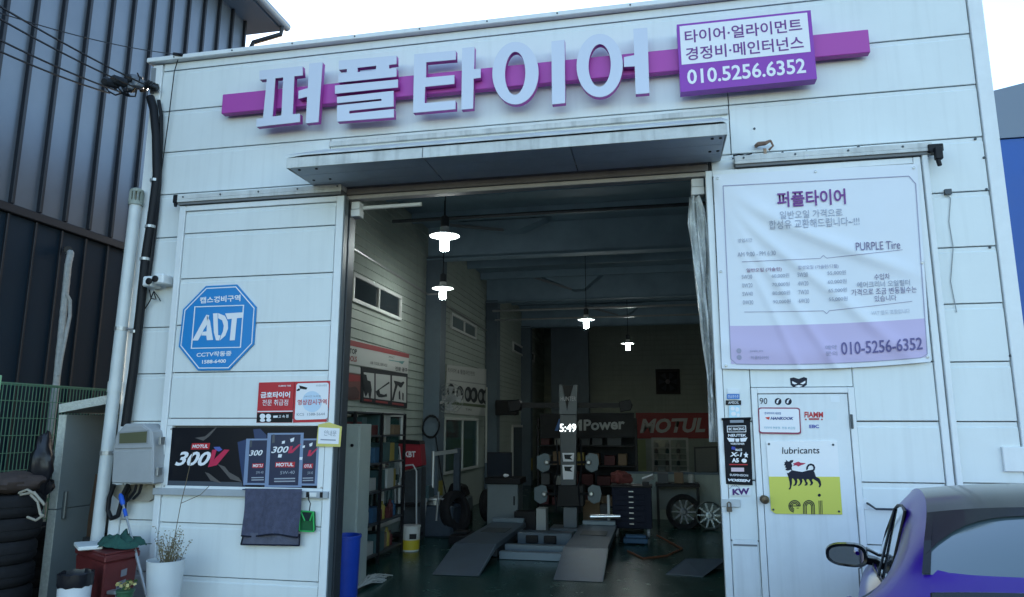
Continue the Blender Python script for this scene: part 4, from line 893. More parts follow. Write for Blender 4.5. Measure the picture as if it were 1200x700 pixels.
for off in (0, .04): lp.tube(dense([FP(px, py, -.10-off) for px, py in cm_([(70,440),(40,520),(32,590),(52,640),(90,625),(108,560),(120,500),(150,440)])],4), .022, 8)
for pl in ([(200,440),(190,480),(160,520),(140,540)], [(230,440),(215,490),(180,525)], [(150,440),(160,470),(140,500),(130,610)]): lp.tube(dense([FP(*p, -.11) for p in cm_(pl)],3), .014, 6)
solo(lp.build('cable_loop', CABLE, smooth=True), 'black cable loop hanging below the grey meter box', 'cable')
# ---------------------------------------------------------------- booth of sandwich panels
sh = thing('panel_booth', 'open fronted booth of grey sandwich panels with raw white foam edges beside the shop', 'booth', (-6.1, .5, 0))
FOAM = mat('raw_foam_edge', (.60,.62,.56), .85, var=.2, vscale=30, bump=.6, bscale=70); SP = mat('grey_sandwich_sheet', (.20,.235,.24), .5, var=.1, vscale=2)
sx = FP(73,486,-.02).x; zr = FP(73,486,-.02).z
zs_ = FP(50,597,-.02).z
for z0, z1 in ((.0, zs_-.004), (zs_+.004, zr)):
    MB().box(sx-.05, sx+.045, .0, 1.5, z0, z1).build('side_panel', SP, sh)
    MB().box(sx-.048, sx+.043, -.012, -.0005, z0+.002, z1-.002).build('foam_edge', FOAM, sh)
ra, rb = FP(70,474,-.04), FP(129,463,-.04); rc, rd = FP(129,473,-.04), FP(70,484,-.04)
MB().prism([ra, rb, rc, rd], (0,1.5,0)).build('roof_panel', SP, sh); MB().prism([p+Vector((0,-.0125,0)) for p in (ra,rb,rc,rd)], (0,.012,0)).build('foam_edge', FOAM, sh)
MB().box(sx+.046, -5.66, 1.44, 1.5, 0, zr).build('back_panel', SP, sh)
hh = WP(67,590,sx+.05); MB().box(sx+.046, sx+.085, .06, .10, hh.z-.17, hh.z+.12).build('handle', mat('dull_handle', (.16,.18,.18), .4, metal=.5), sh, .008)
o = MB().prism([FP(99,632,.45), FP(113,632,.45), FP(122,556,.45), FP(112,556,.45)], (0,.03,0)).build('brown_board', mat('brown_board', (.10,.06,.035), .7, var=.2)); solo(o, 'narrow dark brown board standing inside the panel booth', 'board')
o = MB().box(-6.3, -5.75, .4, 1.1, 0, .74).build('storage_box', mat('dark_box', (.05,.05,.05), .7)); solo(o, 'dark storage box inside the panel booth under the brown board', 'box')
# ---------------------------------------------------------------- tyres
YT = -.55; te = FP(38,600,YT); ztop = FP(20,579,YT).z; nT = 6; th = ztop/nT
def make_tyre(n=26):
    b = MB(); r, wdt = .335, th
    b.lathe((0,0,0), [(.20,.02),(.215,.0),(.30,.004),(.328,.035),(.335,.06),(.335,wdt/2-.022),(.327,wdt/2-.018),(.327,wdt/2-.006),(.335,wdt/2-.002),(.335,wdt-.06),(.328,wdt-.035),(.30,wdt-.006),(.215,wdt-.002),(.20,wdt-.02),(.20,.02)], n, caps=False)
    return b
from_bottom = ('lowest', 'second from the bottom', 'third from the bottom', 'third from the top', 'second from the top', 'topmost')
proto = None
for k in range(nT):
    if proto is None: proto = make_tyre().build('tyre', TYRE, smooth=True); o = proto
    else: o = proto.copy(); COL.objects.link(o)
    o.location = (te.x-.335+random.uniform(-.025,.01), YT+random.uniform(-.02,.02), k*th); o.rotation_euler.z = random.random()*3
    tag(o, 'black tyre, %s in the stack left of the panel booth' % from_bottom[k], 'tyre', 'stacked tyres beside the booth')
# added second stack further back, sacks on top
b = MB(); rs = random.Random(5)
from mathutils import noise as NZ
def lump(c, rx, ry, rz, seed, n=22, m=16, amp=.18):
    r_ = random.Random(seed); b = MB(); off = [(r_.uniform(0,6), r_.uniform(1.5,4)) for _ in range(4)]; vs = []
    for j in range(m+1):
        ph = math.pi*j/m; row = []
        for i in range(n):
            a = 2*math.pi*i/n
            k = 1+amp*(math.sin(a*off[0][1]+off[0][0])*math.sin(ph)+.6*math.sin(a*5+ph*4+off[1][0])*math.sin(ph)+.5*math.sin(ph*off[2][1]*2+off[2][0]))*.6
            k *= 1+.22*NZ.noise(Vector((math.cos(a)*math.sin(ph)*2.2+seed, math.sin(a)*math.sin(ph)*2.2, math.cos(ph)*2.6)))+.16*abs(NZ.noise(Vector((a*2.5, ph*5+seed, 1.3))))*math.sin(ph)
            row.append(b.bm.verts.new((c[0]+rx*k*math.sin(ph)*math.cos(a), c[1]+ry*k*math.sin(ph)*math.sin(a), c[2]+rz*math.cos(ph)*k)))
        vs.append(row)
    for j in range(m):
        for i in range(n): b.bm.faces.new([vs[j][i], vs[j][(i+1)%n], vs[j+1][(i+1)%n], vs[j+1][i]])
    bmesh.ops.remove_doubles(b.bm, verts=b.bm.verts, dist=1e-5)
    return b
c = FP(12,566,YT); o = lump((c.x,YT,c.z),.26,.25,.10,2).build('sack', mat('brown_sack', (.07,.05,.045), .85, var=.3, vscale=9), smooth=True); solo(o, 'brown crumpled sack on the tyre stack', 'sack')
c = FP(44,545,YT+.2); o = lump((c.x,YT+.25,c.z),.09,.12,.30,8).build('bin_bag', mat('black_plastic_bag', (.012,.012,.016), .3), smooth=True); solo(o, 'tall black plastic bag standing behind the tyre stack', 'bag')
c = FP(33,572,YT+.2); o = lump((c.x,YT+.3,c.z),.16,.12,.16,9).build('bin_bag', mat('black_plastic_bag', (.012,.012,.016), .3), smooth=True); solo(o, 'low black plastic bag beside the brown sack', 'bag')
t2x = FP(46,650,.25).x-.26  # tyres added to keep the place beside the booth dark
for k in range(4):
    o = proto.copy(); COL.objects.link(o); o.location = (t2x+random.uniform(-.03,.03), .42+random.uniform(-.02,.02), k*th); o.rotation_euler.z = random.random()*3; o.scale = (.95,.95,1)
    tag(o, 'black tyre, %s in the lower stack added for darkness behind the tall tyre stack' % ('lowest','second','third','topmost')[k], 'tyre', 'added tyres of the lower stack')
rr_ = MB(); Yq = YT-.2
for pl in ([(22,578),(32,574),(42,580),(51,590)], [(36,580),(44,588),(47,602),(50,606)], [(32,606),(42,610),(51,604)], [(24,580),(40,577),(52,592)]): rr_.tube(dense([FP(*p, Yq+.1) for p in pl],4), .012, 6)
solo(rr_.build('rope', mat('beige_rope', (.35,.32,.26), .9), smooth=True), 'beige rope ends hanging over the tyre stack', 'rope')
# ---------------------------------------------------------------- bins, pots and pole
rb_ = thing('red_bin', 'dark red plastic bin with a grey label standing at the shop corner', 'bin', (-4.95,-.6,0)); REDP = mat('dark_red_plastic', (.13,.022,.022), .5, var=.2, vscale=7)
A, B_, C_ = FP(90,640,-.45), FP(124,646,-.82), FP(164,636,-.45); zt_ = (A.z+C_.z)/2-.02
quad = [Vector((p.x,p.y,0)) for p in (A, B_, C_, A+C_-B_)]; cen = sum(quad, Vector())/4
b = MB(); lo = [b.bm.verts.new(cen+(p-cen)*.86+Vector((0,0,.04))) for p in quad]; hi = [b.bm.verts.new(p+Vector((0,0,zt_-.08))) for p in quad]
b.bm.faces.new(lo[::-1]); b.bm.faces.new(hi)
for i in range(4): b.bm.faces.new([lo[i], lo[(i+1)%4], hi[(i+1)%4], hi[i]])
b.build('bin_body', REDP, rb_, .015)
MB().prism([cen+(p-cen)*1.05+Vector((0,0,zt_-.078)) for p in quad], (0,0,.06)).build('bin_rim', REDP, rb_, .012)
MB().prism([cen+(p-cen)*1.0+Vector((0,0,zt_-.0175)) for p in quad], (0,0,.02)).build('bin_lid', REDP, rb_, .006)
nrm = (quad[2]-quad[1]).cross(Vector((0,0,1))).normalized(); nrm = nrm if nrm.y < 0 else -nrm
def onface(u, v, l=.006): 
    p = quad[1].lerp(quad[2], u); q_ = cen+(p-cen)*(.86+.14*v); return q_+Vector((0,0,.04+(zt_-.12)*v))+nrm*l
MB().face([onface(.38,.42),onface(.66,.42),onface(.66,.74),onface(.38,.74)]) 
b = MB(); b.face([onface(.40,.50),onface(.68,.52),onface(.68,.74),onface(.40,.72)]); b.face([onface(.50,.78),onface(.68,.79),onface(.68,.88),onface(.50,.87)])
b.build('grey_label', mat('grey_label', (.22,.22,.25), .5), rb_)
b = MB()
for i in range(3):
    for j in range(3): b.face([onface(.43+.08*i,.53+.06*j,.008),onface(.48+.08*i,.53+.06*j,.008),onface(.48+.08*i,.575+.06*j,.008),onface(.43+.08*i,.575+.06*j,.008)])
b.build('label_print', mat('dark_label_print', (.05,.05,.08), .5), rb_)
MB().box(*[onface(.15,.6).x, onface(.15,.6).x+.09], onface(.2,.6).y-.03, onface(.2,.6).y+.05, onface(.15,.6).z, onface(.15,.6).z+.03).build('bin_catch', STEEL, rb_, .004)
o = MB().prism([Vector((cen.x-.33,cen.y-.06,zt_+.004)), Vector((cen.x-.06,cen.y-.30,zt_+.004)), Vector((cen.x+.08,cen.y-.16,zt_+.004)), Vector((cen.x-.16,cen.y+.08,zt_+.004))], (0,0,.035)).build('polystyrene_sheet', mat('white_foam', (.70,.72,.70), .7, var=.1), None, .006)
solo(o, 'white foam sheet lying on the red bin', 'foam sheet')
c = FP(138,634,-.5); from mathutils import noise as _nz
b = MB(); nu_, nv_ = 30, 18; gg = []
for j in range(nv_+1):
    rw = []
    for i in range(nu_+1):
        u, v = i/nu_*2-1, j/nv_*2-1; e = max(0, 1-(u*u*.9+v*v*.9)**1.5)
        w_ = _nz.noise(Vector((u*2.2, v*2.2, 3.1)))
        q_ = Vector((c.x+.235*u+.05*_nz.noise(Vector((u*2,v*2,7))), -.47+.17*v+.04*w_, zt_+.012+e*.085*(1+.9*w_)+.045*abs(_nz.noise(Vector((u*4.5+v*2, v*3, 1.7))))*(.4+e)))
        rw.append(b.bm.verts.new(q_))
    gg.append(rw)
for j in range(nv_):
    for i in range(nu_): b.bm.faces.new([gg[j][i],gg[j][i+1],gg[j+1][i+1],gg[j+1][i]])
o = b.build('green_cloth', mat('dark_green_cloth', (.022,.085,.066), .9, var=.3, vscale=12, bump=.4, bscale=60), smooth=True); solo(o, 'crumpled dark green cloth on the red bin', 'cloth')
pl_ = thing('pole', 'telescopic metal pole with a blue handle leaning on the meter box', 'pole', FP(172,698,-.6))
a, b_ = FP(141,579,-.32), FP(172,698,-.62); e = a.lerp(b_, (a.z-.03)/(a.z-b_.z))
L_ = (e-a).length; u_ = (e-a).normalized()
MB().tube([a+u_*.12, a+u_*.55], .011, 8).tube([a+u_*.55, e], .014, 8).build('pole_shaft', STEEL, pl_, smooth=True)
MB().tube([a, a+u_*.03, a+u_*.10, a+u_*.13], [.012,.024,.024,.016], 10).tube([a+u_*.18, a+u_*.26], [.018,.017], 10).build('blue_handle', mat('blue_handle', (.02,.10,.50), .4), pl_, smooth=True)
pt = thing('planter', 'tall white tapering planter with dry twigs against the left sliding door', 'planter', (0,0,0))
ca_, cb_ = FP(176,655,-.55), FP(214,655,-.55); rT = (cb_.x-ca_.x)/2; cx = (ca_.x+cb_.x)/2; zT = ca_.z
pt.location = (cx,-.55,0); ORG[pt.name] = Vector((cx,-.55,0))
MB().lathe((cx,-.55,0), [(rT*.62,0),(rT*.70,.1),(rT*.97,zT-.02),(rT,zT),(rT*.93,zT),(rT*.90,zT-.05)], 28).build('pot', mat('white_glazed_pot', (.66,.70,.72), .3, var=.05, vscale=3), pt, smooth=True)
MB().lathe((cx,-.55,zT-.05), [(0,0),(rT*.905,0),(rT*.905,-.02)], 24).build('soil', mat('dry_soil', (.06,.05,.04), .9), pt)
rp_ = random.Random(11); tw_ = MB(); lf = MB()
for k in range(26):
    a = rp_.uniform(0, 6.28); r0 = rp_.uniform(0, rT*.7); p = Vector((cx+r0*math.cos(a), -.55+r0*math.sin(a), zT-.05)); hgt = rp_.uniform(.12,.36); pts = [p]
    d = Vector((math.cos(a)*.35, math.sin(a)*.35, 1)).normalized()
    for s_ in range(6): p = p+d*hgt/6; d = (d+Vector((rp_.uniform(-.25,.25), rp_.uniform(-.25,.25), .1))).normalized(); pts.append(p)
    tw_.tube(pts, [.004-.0004*i for i in range(7)], 4)
    for q_ in pts[1:]:
        for _ in range(3):
            o_ = q_+Vector((rp_.uniform(-.02,.02), rp_.uniform(-.02,.02), rp_.uniform(-.02,.02))); u1 = Vector((rp_.uniform(-1,1), rp_.uniform(-1,1), rp_.uniform(-.5,1))).normalized()*rp_.uniform(.012,.024); u2 = u1.orthogonal().normalized()*.007
            lf.face([o_, o_+u1*.5+u2, o_+u1, o_+u1*.5-u2])
pL = [FP(*p, -.5) for p in ((201,652),(206,622),(212,590),(217,570),(226,530))]
tw_.tube(pL, .004, 4).tube([pL[2], FP(235,580,-.45), FP(245,570,-.42)], .003, 4)
tw_.build('twigs', mat('dry_twig', (.13,.10,.06), .8), pt); tag(lf.build('leaves', mat('dry_leaf', (.22,.19,.10), .8, var=.3, vscale=30), pt), kind='stuff')
wb_ = thing('bucket', 'white bucket with a black bin bag rim in front of the red bin', 'bucket', (0,0,0)); Yw = -1.05
a, b_ = FP(72,690,Yw), FP(103,690,Yw); r_ = (b_.x-a.x)/2; cx = (a.x+b_.x)/2; zt2 = FP(87,682,Yw).z; zb2 = .058
wb_.location = (cx,Yw,zb2); ORG[wb_.name] = Vector((cx,Yw,zb2))
MB().lathe((cx,Yw,zb2), [(r_*.86,0),(r_,zt2-zb2)], 24).build('bucket_body', mat('white_bucket', (.68,.71,.74), .4, var=.1, vscale=6), wb_, smooth=True)
b = MB(); n = 28; rows = []
for j, (h_, k_) in enumerate(((-.03,1.02),(.0,1.05),(.04,1.05),(.075,1.05),(.085,.98),(.02,.92))):
    rows.append([b.bm.verts.new((cx+r_*(k_+.04*math.sin(i*2.7+j))*math.cos(2*math.pi*i/n), Yw+r_*(k_+.04*math.sin(i*2.7+j))*math.sin(2*math.pi*i/n), zt2+h_+.006*math.sin(i*1.9))) for i in range(n)])
for p, q_ in zip(rows, rows[1:]):
    for i in range(n): b.bm.faces.new([p[i], p[(i+1)%n], q_[(i+1)%n], q_[i]])
b.build('bag_rim', mat('black_plastic_bag', (.012,.012,.016), .3), wb_, smooth=True)
gp = thing('flower_pot', 'small green pot with a yellow flower in front of the red bin', 'flower pot', FP(147,697,-1.0)); c = FP(147,692,-1.0)
GPM = mat('dark_green_pot', (.03,.10,.05), .5)
MB().lathe((c.x,-1.0,c.z-.16), [(.05,0),(.068,.145),(.075,.15),(.075,.165),(.062,.165)], 18).build('pot', GPM, gp, smooth=True)
b = MB(); lf = MB()
for k in range(34):
    a = rp_.uniform(0,6.28); r0 = rp_.uniform(0,.07); o_ = Vector((c.x+r0*math.cos(a), -1.0+r0*math.sin(a), c.z+rp_.uniform(0,.07))); u1 = Vector((rp_.uniform(-1,1), rp_.uniform(-1,1), rp_.uniform(0,1))).normalized()*.035; u2 = u1.orthogonal().normalized()*.018
    (b if k%3 else lf).face([o_, o_+u1*.5+u2, o_+u1, o_+u1*.5-u2])
b.build('petals', mat('yellow_petal', (.46,.40,.16), .7), gp); lf.build('leaves', mat('pot_leaf', (.05,.10,.03), .6), gp)
o = MB().box(c.x-.14, c.x+.16, -1.12, -.88, 0.06, c.z-.16).build('stand', mat('grey_block', (.2,.2,.2), .8, var=.2)); solo(o, 'grey block under the small green flower pot', 'stand')
# ================================================================== inside the shop
BULB = mat('lit_bulb', (.92,1.0,.97), .3, emit=LAMP_E); SHADE = mat('white_enamel', (.85,.88,.86), .4)
where = ('largest and nearest, by the left of the doorway', 'below the nearest lamp, in front of the second beam', 'in the middle of the row toward the back', 'smallest and farthest, toward the back wall')
for k, (px, py) in enumerate(((521,282),(519,342),(687,378),(736,405))):
    zc = 1.953+2.3; p = GP(px, py, zc)
    t = thing('pendant_lamp', 'lit white pendant lamp, %s' % where[k], 'lamp', p, 'pendant lamps inside the shop')
    MB().lathe(p, [(.048,-.13),(.056,-.12),(.056,.04),(.03,.06)], 16).build('bulb', BULB, t, smooth=True)
    MB().lathe(p, [(.19,.055),(.187,.065),(.10,.095),(.06,.12),(.06,.17),(.0,.175)], 24).lathe(p, [(.188,.054),(.06,.085)], 24).build('lamp_shade', SHADE, t, smooth=True)
    MB().lathe(p, [(.05,.18),(.055,.19),(.055,.30),(.03,.32)], 12).build('lamp_holder', DSTEEL, t)
    MB().tube([p+Vector((0,0,.3)), Vector((p.x,p.y,5.9))], .008, 5).build('lamp_cord', CABLE, t)
# left foreground
bb = thing('blue_bin', 'tall bright blue bin just inside the left of the doorway', 'bin', (0,0,0))
a, b_ = FP(396,640,.95), FP(421,640,.95); r_ = .17; cx = b_.x-r_; zt3 = FP(410,627,.95).z
bb.location = (cx,.95,.006); ORG[bb.name] = Vector((cx,.95,.006))
zb4 = .006
MB().lathe((cx,.95,zb4), [(r_*.88,0),(r_*.9,.02),(r_,zt3-zb4-.03),(r_*1.06,zt3-zb4-.028),(r_*1.06,zt3-zb4),(r_*.95,zt3-zb4),(r_*.8,.1)], 28).build('bin_body', BLUEB, bb, smooth=True)
mo = thing('mop', 'white string mop lying beside the blue bin', 'mop', GP(430,680,.02)); rm = random.Random(4)
m0 = GP(418,690,.05); m1 = GP(445,676,.02); b = MB()
for k in range(36):
    o_ = m0.lerp(m1, rm.uniform(0,.3)); e = m0.lerp(m1, rm.uniform(.6,1.15))+Vector((rm.uniform(-.15,.15), rm.uniform(-.08,.08), 0)); mid = o_.lerp(e,.5)+Vector((0,0,rm.uniform(.01,.08)))
    o_.z = .05; e.z = .018; b.tube([o_, mid, e], .009, 5)
b.build('mop_strings', mat('grey_mop', (.42,.44,.42), .9), mo, smooth=True)
MB().tube([m0, Vector((WX+.75, 2.4, 1.35))], .012, 6).build('mop_handle', mat('pale_handle', (.35,.33,.27), .5), mo)
cab = thing('tall_cabinet', 'tall pale steel cabinet just inside the left of the doorway', 'cabinet', (-4.0,1.9,.006))
cr_ = WP(421,520,-3.92)
cxr = FP(421,540,1.75).x
MB().box(cxr-.5, cxr, 1.75, 2.1, .006, 1.98).build('cabinet_body', mat('pale_green_steel', (.38,.42,.38), .45, var=.08), cab, .006)
MB().box(cxr-.49, cxr-.01, 1.728, 1.748, .05, 1.95).build('cabinet_door', mat('pale_green_steel', (.38,.42,.38), .45), cab, .005)
MB().lathe((cxr-.09,1.727,1.72), [(.02,0),(.02,-.015)], 10, 'y').build('lock', BLACK, cab)
def wposter(name, label, q, X, base, t=.01):
    P = [WP(*p, X) for p in q]; o = thing(name, label, 'poster', sum(P, Vector())/4); MB().prism(P, (-t,0,0)).build('sheet', base, o); return o
def wprint(name, pls, X, mt, par, lift=.004):
    b = MB()
    for pl in pls: b.face([WP(*p, X+lift) for p in pl])
    return b.build(name, mt, par)
def wtext(name, body, tl, tr, bl, X, mt, par, lift=.004, **k): return text3(name, body, WP(*tl,X), WP(*tr,X), WP(*bl,X), mt, par, lift=lift, n=(1,0,0), **k)
cl = crop(400, 380, 7.0); XP = WX+.03; DULLW = mat('dull_white_print', (.55,.57,.55), .5); INK2 = mat('ink_print', (.02,.025,.03), .5); DRED = mat('dark_red_print', (.30,.03,.035), .5)
w1 = wposter('tool_banner', 'red and white banner over the framed tool posters on the left wall', cl([(-20,100),(556,244),(546,408),(-20,310)]), XP, DULLW)
wprint('red_band', [cl([(-20,106),(556,246),(554,280),(-20,156)])], XP, DRED, w1)
wtext('lettering', 'Q-TOP', *cl([(30,192),(126,206),(30,244)]), XP, INK2, w1, bold=.03); wtext('lettering', 'TOOLS', *cl([(30,254),(126,266),(28,300)]), XP, DRED, w1, bold=.03)
wtext('lettering', 'AIR TOOL SERVICE', *cl([(236,304),(376,328),(234,328)]), XP, INK2, w1); wtext('lettering', 'IMPACT', *cl([(388,260),(434,268),(388,276)]), XP, INK2, w1)
wprint('green_swirl', [cl([(388,290),(470,304),(520,304),(500,330),(470,312),(390,298)])], XP, mat('teal_print2', (.1,.3,.28), .5), w1)
wtext('lettering', '전문 공구', *cl([(440,346),(540,362),(440,380)]), XP, INK2, w1, bold=.02)
w2 = wposter('tool_poster', 'black framed posters of three hand tools on the left wall', cl([(164,350),(544,408),(540,690),(164,640)]), XP+.012, INK2, .02)
for i, (x0, x1) in enumerate(((184,270),(282,402),(416,532))):
    ya = lambda x: 395+(x-184)*.115; yb = lambda x: 600+(x-184)*.13
    wprint('poster_panel', [cl([(x0,ya(x0)),(x1,ya(x1)),(x1,yb(x1)),(x0,yb(x0))])], XP+.012, DULLW, w2)
    wprint('red_caption', [cl([(x0,yb(x0)+12),(x1-20,yb(x1)+10),(x1-20,yb(x1)+26),(x0,yb(x0)+28)])], XP+.012, DRED, w2)
wprint('printed_tool', [cl([(184,410),(206,416),(214,460),(240,470),(250,540),(236,640),(220,560),(200,600),(186,560),(176,470)])], XP+.013, INK2, w2, .006)
wprint('printed_tool', [cl([(390,472),(398,484),(312,540),(318,570),(350,580),(372,570),(376,594),(330,602),(306,600),(290,580),(282,552)])], XP+.013, INK2, w2, .006)
wprint('printed_tool', [cl([(428,462),(470,472),(490,480),(510,470),(518,480),(494,520),(480,520),(464,500),(444,560),(428,630),(416,620),(432,540),(442,500)]), cl([(470,560),(482,540),(486,620),(472,616)]), cl([(500,560),(512,570),(510,630),(500,620)])], XP+.013, INK2, w2, .006)
w3 = wposter('engine_poster', 'dark red picture poster on the left wall beside the doorway edge', cl([(-10,390),(158,412),(156,620),(-10,620)]), XP+.012, mat('faded_red_poster', (.16,.055,.05), .5))
wprint('title_band', [cl([(6,404),(156,424),(156,470),(6,470)])], XP+.012, DRED, w3); wprint('printed_shape', [cl([(30,500),(70,520),(120,510),(150,560),(140,614),(30,614),(14,560)])], XP+.012, mat('brown_print', (.07,.03,.03), .5), w3)
wprint('white_strip', [cl([(10,330),(158,356),(158,408),(10,386)])], XP+.012, DULLW, w3)
ck = crop(390, 390, 4.373); w4 = wposter('tyre_poster', 'white tyre banner with printed tyres in the second bay of the left wall', ck([(586,165),(808,190),(808,430),(576,412)]), XP, DULLW)
wtext('lettering', '타이어 & 휠얼라인먼트', *ck([(590,178),(728,200),(590,204)]), XP, INK2, w4); wprint('printed_rule', [ck([(600,240),(800,266),(800,272),(600,246)])], XP, mat('dull_grey_print', (.3,.32,.32), .5), w4)
for k, (x, y) in enumerate(((606,300),(652,312),(694,316),(724,320),(762,326),(786,330))):
    wprint('printed_tyre', [ck(ell(x,y,19,40,14))], XP, INK2, w4); wprint('printed_tyre', [ck(ell(x-4,y,9,22,12))], XP, mat('dull_grey_print', (.3,.32,.32), .5), w4, .006)
wprint('green_band', [ck([(590,352),(806,374),(806,388),(588,366)])], XP, mat('dull_green_print', (.10,.14,.07), .5), w4); wtext('lettering', 'TIRE', *ck([(680,388),(712,391),(680,398)]), XP, INK2, w4)
# wall fan on the column
wfan = thing('wall_fan', 'grey wall fan on the first column beside the tyre banner', 'fan', WP(527,467,WX+.5)); pf0 = WP(527,467,WX+.5)
b = MB()
for k in range(5):
    r_ = .06+.06*k; b.tube([pf0+Vector((r_*math.cos(2*math.pi*i/20), -.02, r_*math.sin(2*math.pi*i/20))) for i in range(21)], .006, 5, cap=False)
for k in range(16): a = 2*math.pi*k/16; b.tube([pf0, pf0+Vector((.3*math.cos(a), -.02, .3*math.sin(a)))], .004, 4)
b.build('fan_guard', mat('grey_wire_guard', (.3,.32,.32), .4, metal=.5), wfan)
for k in range(4):
    a = 2*math.pi*k/4; b = MB(); b.prism([pf0+Vector((.05*math.cos(a),.03,.05*math.sin(a))), pf0+Vector((.24*math.cos(a-.4),.02,.24*math.sin(a-.4))), pf0+Vector((.26*math.cos(a+.25),.06,.26*math.sin(a+.25)))], (0,.006,0)); b.build('fan_blade', GREYP, wfan)
MB().lathe(pf0+Vector((0,.06,0)), [(.09,0),(.09,.14),(.05,.18)], 14, 'y').bar(pf0+Vector((0,.18,0)), Vector((WX+.3,7.05,pf0.z-.1)), .05).build('fan_motor', GREYP, wfan)
# shelf of goods
rs = random.Random(21)
sf = thing('goods_shelf', 'dark steel shelf rack holding boxes and bottles along the left wall', 'shelf', (-4.15,4.1,.006)); SX0, SX1, SY0, SY1 = -4.52, -4.05, 2.5, 4.45
for y in (SY0, (SY0+SY1)/2, SY1):
    for x in (SX0, SX1): MB().box(x-.02, x+.02, y-.02, y+.02, .006, 2.15).build('upright', BLACK, sf)
shz = (.12, .55, 1.0, 1.4, 1.8, 2.13)
for z in shz: MB().box(SX0-.01, SX1+.01, SY0-.015, SY1+.015, z, z+.025).build('shelf_board', DSTEEL, sf)
BOXC = [mat('brown_carton', (.19,.13,.08), .8), mat('white_carton', (.36,.37,.35), .6), mat('blue_carton', (.025,.08,.15), .6), mat('teal_carton', (.035,.08,.085), .6), mat('red_carton', (.08,.016,.018), .6), mat('grey_carton', (.09,.095,.10), .7), mat('yellow_carton', (.26,.2,.04), .6)]
cn_ = {0:'brown',1:'white',2:'blue',3:'teal',4:'red',5:'grey',6:'yellow'}
lvl = ('lowest','second','third','fourth','topmost')
ORD = ('first','second','third','fourth','fifth','sixth','seventh','eighth','ninth','tenth','eleventh','twelfth','thirteenth','fourteenth','fifteenth','sixteenth','seventeenth','eighteenth')
for li, z in enumerate(shz[:-1]):
    y = SY0+.05; k = 0
    while y < SY1-.25:
        wdt = rs.uniform(.14,.34); hgt = rs.uniform(.14,.30); ci = rs.randrange(7)
        if li in (0, 1) and rs.random() < .5:
            for q_ in range(2):
                yy_ = y+.06+q_*.12; hb = rs.uniform(.2,.28)
                o = MB().lathe((SX1-.12, yy_, z+.026), [(.045,0),(.05,.01),(.05,hb*.7),(.02,hb*.85),(.02,hb),(0,hb)], 12).build('bottle', BOXC[rs.choice((1,1,2,6,5,4))], smooth=True)
                solo(o, 'plastic bottle on the %s level of the goods shelf, %s thing from its near end' % (lvl[li], ORD[k]), 'bottle', 'goods on the left wall shelf'); k += 1
            y += .28
        else:
            o = MB().box(SX1-.38, SX1-rs.uniform(.02,.08), y, y+wdt, z+.026, z+.026+hgt).build('carton', BOXC[ci], None, .006)
            solo(o, '%s carton on the %s level of the goods shelf, %s thing from its near end' % (cn_[ci], lvl[li], ORD[k]), 'carton', 'goods on the left wall shelf'); y += wdt+.03; k += 1
# trolley of white tubes, red case, white post
tr = thing('tube_trolley', 'hand trolley of bent white tubes beside the left wall shelf', 'trolley', GP(470,640,.006)); YTt = 5.45
def T(px, py, Y=YTt): return FP(px, py, Y)
WT = mat('white_tube', (.5,.52,.52), .35)
for pl in ([(453,600),(453,527),(456,522),(468,524),(470,545),(470,560)], [(453,546),(470,545),(473,552),(473,598)], [(472,546),(484,545),(488,552),(488,625)]): MB().tube(dense([T(*p) for p in pl],3), .014, 8).build('frame_tube', WT, tr, smooth=True)
MB().prism([T(455,532,YTt-.03),T(467,533,YTt-.03),T(468,556,YTt-.03),T(456,556,YTt-.03)], (0,.02,0)).build('grey_panel', mat('grey_clear_panel', (.22,.25,.26), .3), tr)
for k in range(6): MB().tube([T(450+4.4*k, 590), T(450+4.4*k, 566-3*(k%2))], .022, 8).build('spray_can', WT if k%3 else GREYP, tr, smooth=True)
MB().prism([T(446,590),T(489,590),T(489,594),T(446,594)], (0,.3,0)).build('trolley_shelf', BLACK, tr); MB().prism([T(446,626),T(489,626),T(489,630),T(446,630)], (0,.3,0)).build('trolley_shelf', BLACK, tr)
for px in (449, 486):
    for dy in (0, .28): MB().tube([T(px,630)+Vector((0,dy,0)), Vector((T(px,630).x,YTt+dy,.006))], .015, 6).build('trolley_leg', BLACK, tr)
YR = 5.6; rc_ = thing('red_case', 'red reel case with white lettering on a stand beside the first column', 'case', FP(482,536,YR))
MB().prism([FP(466,518,YR),FP(492,520,YR),FP(494,546,YR),FP(472,552,YR)], (0,.28,0)).build('case_body', mat('red_case_paint', (.28,.018,.03), .4), rc_, .01)
MB().prism([FP(464,515,YR-.01),FP(491,517,YR-.01),FP(492,521,YR-.01),FP(465,520,YR-.01)], (0,.3,0)).build('case_lid', BLACK, rc_)
ftext('lettering', 'KBT', (474,529),(487,529),(474,536), YR, SHEETW, rc_, bold=.04)
MB().prism([FP(474,553,YR),FP(494,548,YR),(FP(494,548,YR).x,YR,.01),(FP(474,553,YR).x,YR,.01)], (0,.26,0)).build('case_stand', DSTEEL, rc_)
o = MB().tube([FP(446,527,3.6), FP(446,528,3.6)*0+Vector((FP(445,588,3.6).x,3.6,.006))], .022, 8).build('white_post', WT, smooth=True); solo(o, 'thin white post standing in front of the goods shelf', 'post')
pl2 = thing('oil_pail', 'white pail with a yellow base standing on the floor by the left wall', 'pail', GP(481,648,.006)); c = GP(481,645,.006)
MB().lathe(c, [(.135,0),(.150,.36),(.158,.362),(.158,.385)], 24).build('pail_body', mat('white_pail', (.6,.6,.56), .4), pl2, smooth=True)
MB().lathe(c, [(.1375,.02),(.1435,.17)], 24).build('yellow_band', mat('pail_yellow', (.55,.42,.03), .45), pl2, smooth=True)
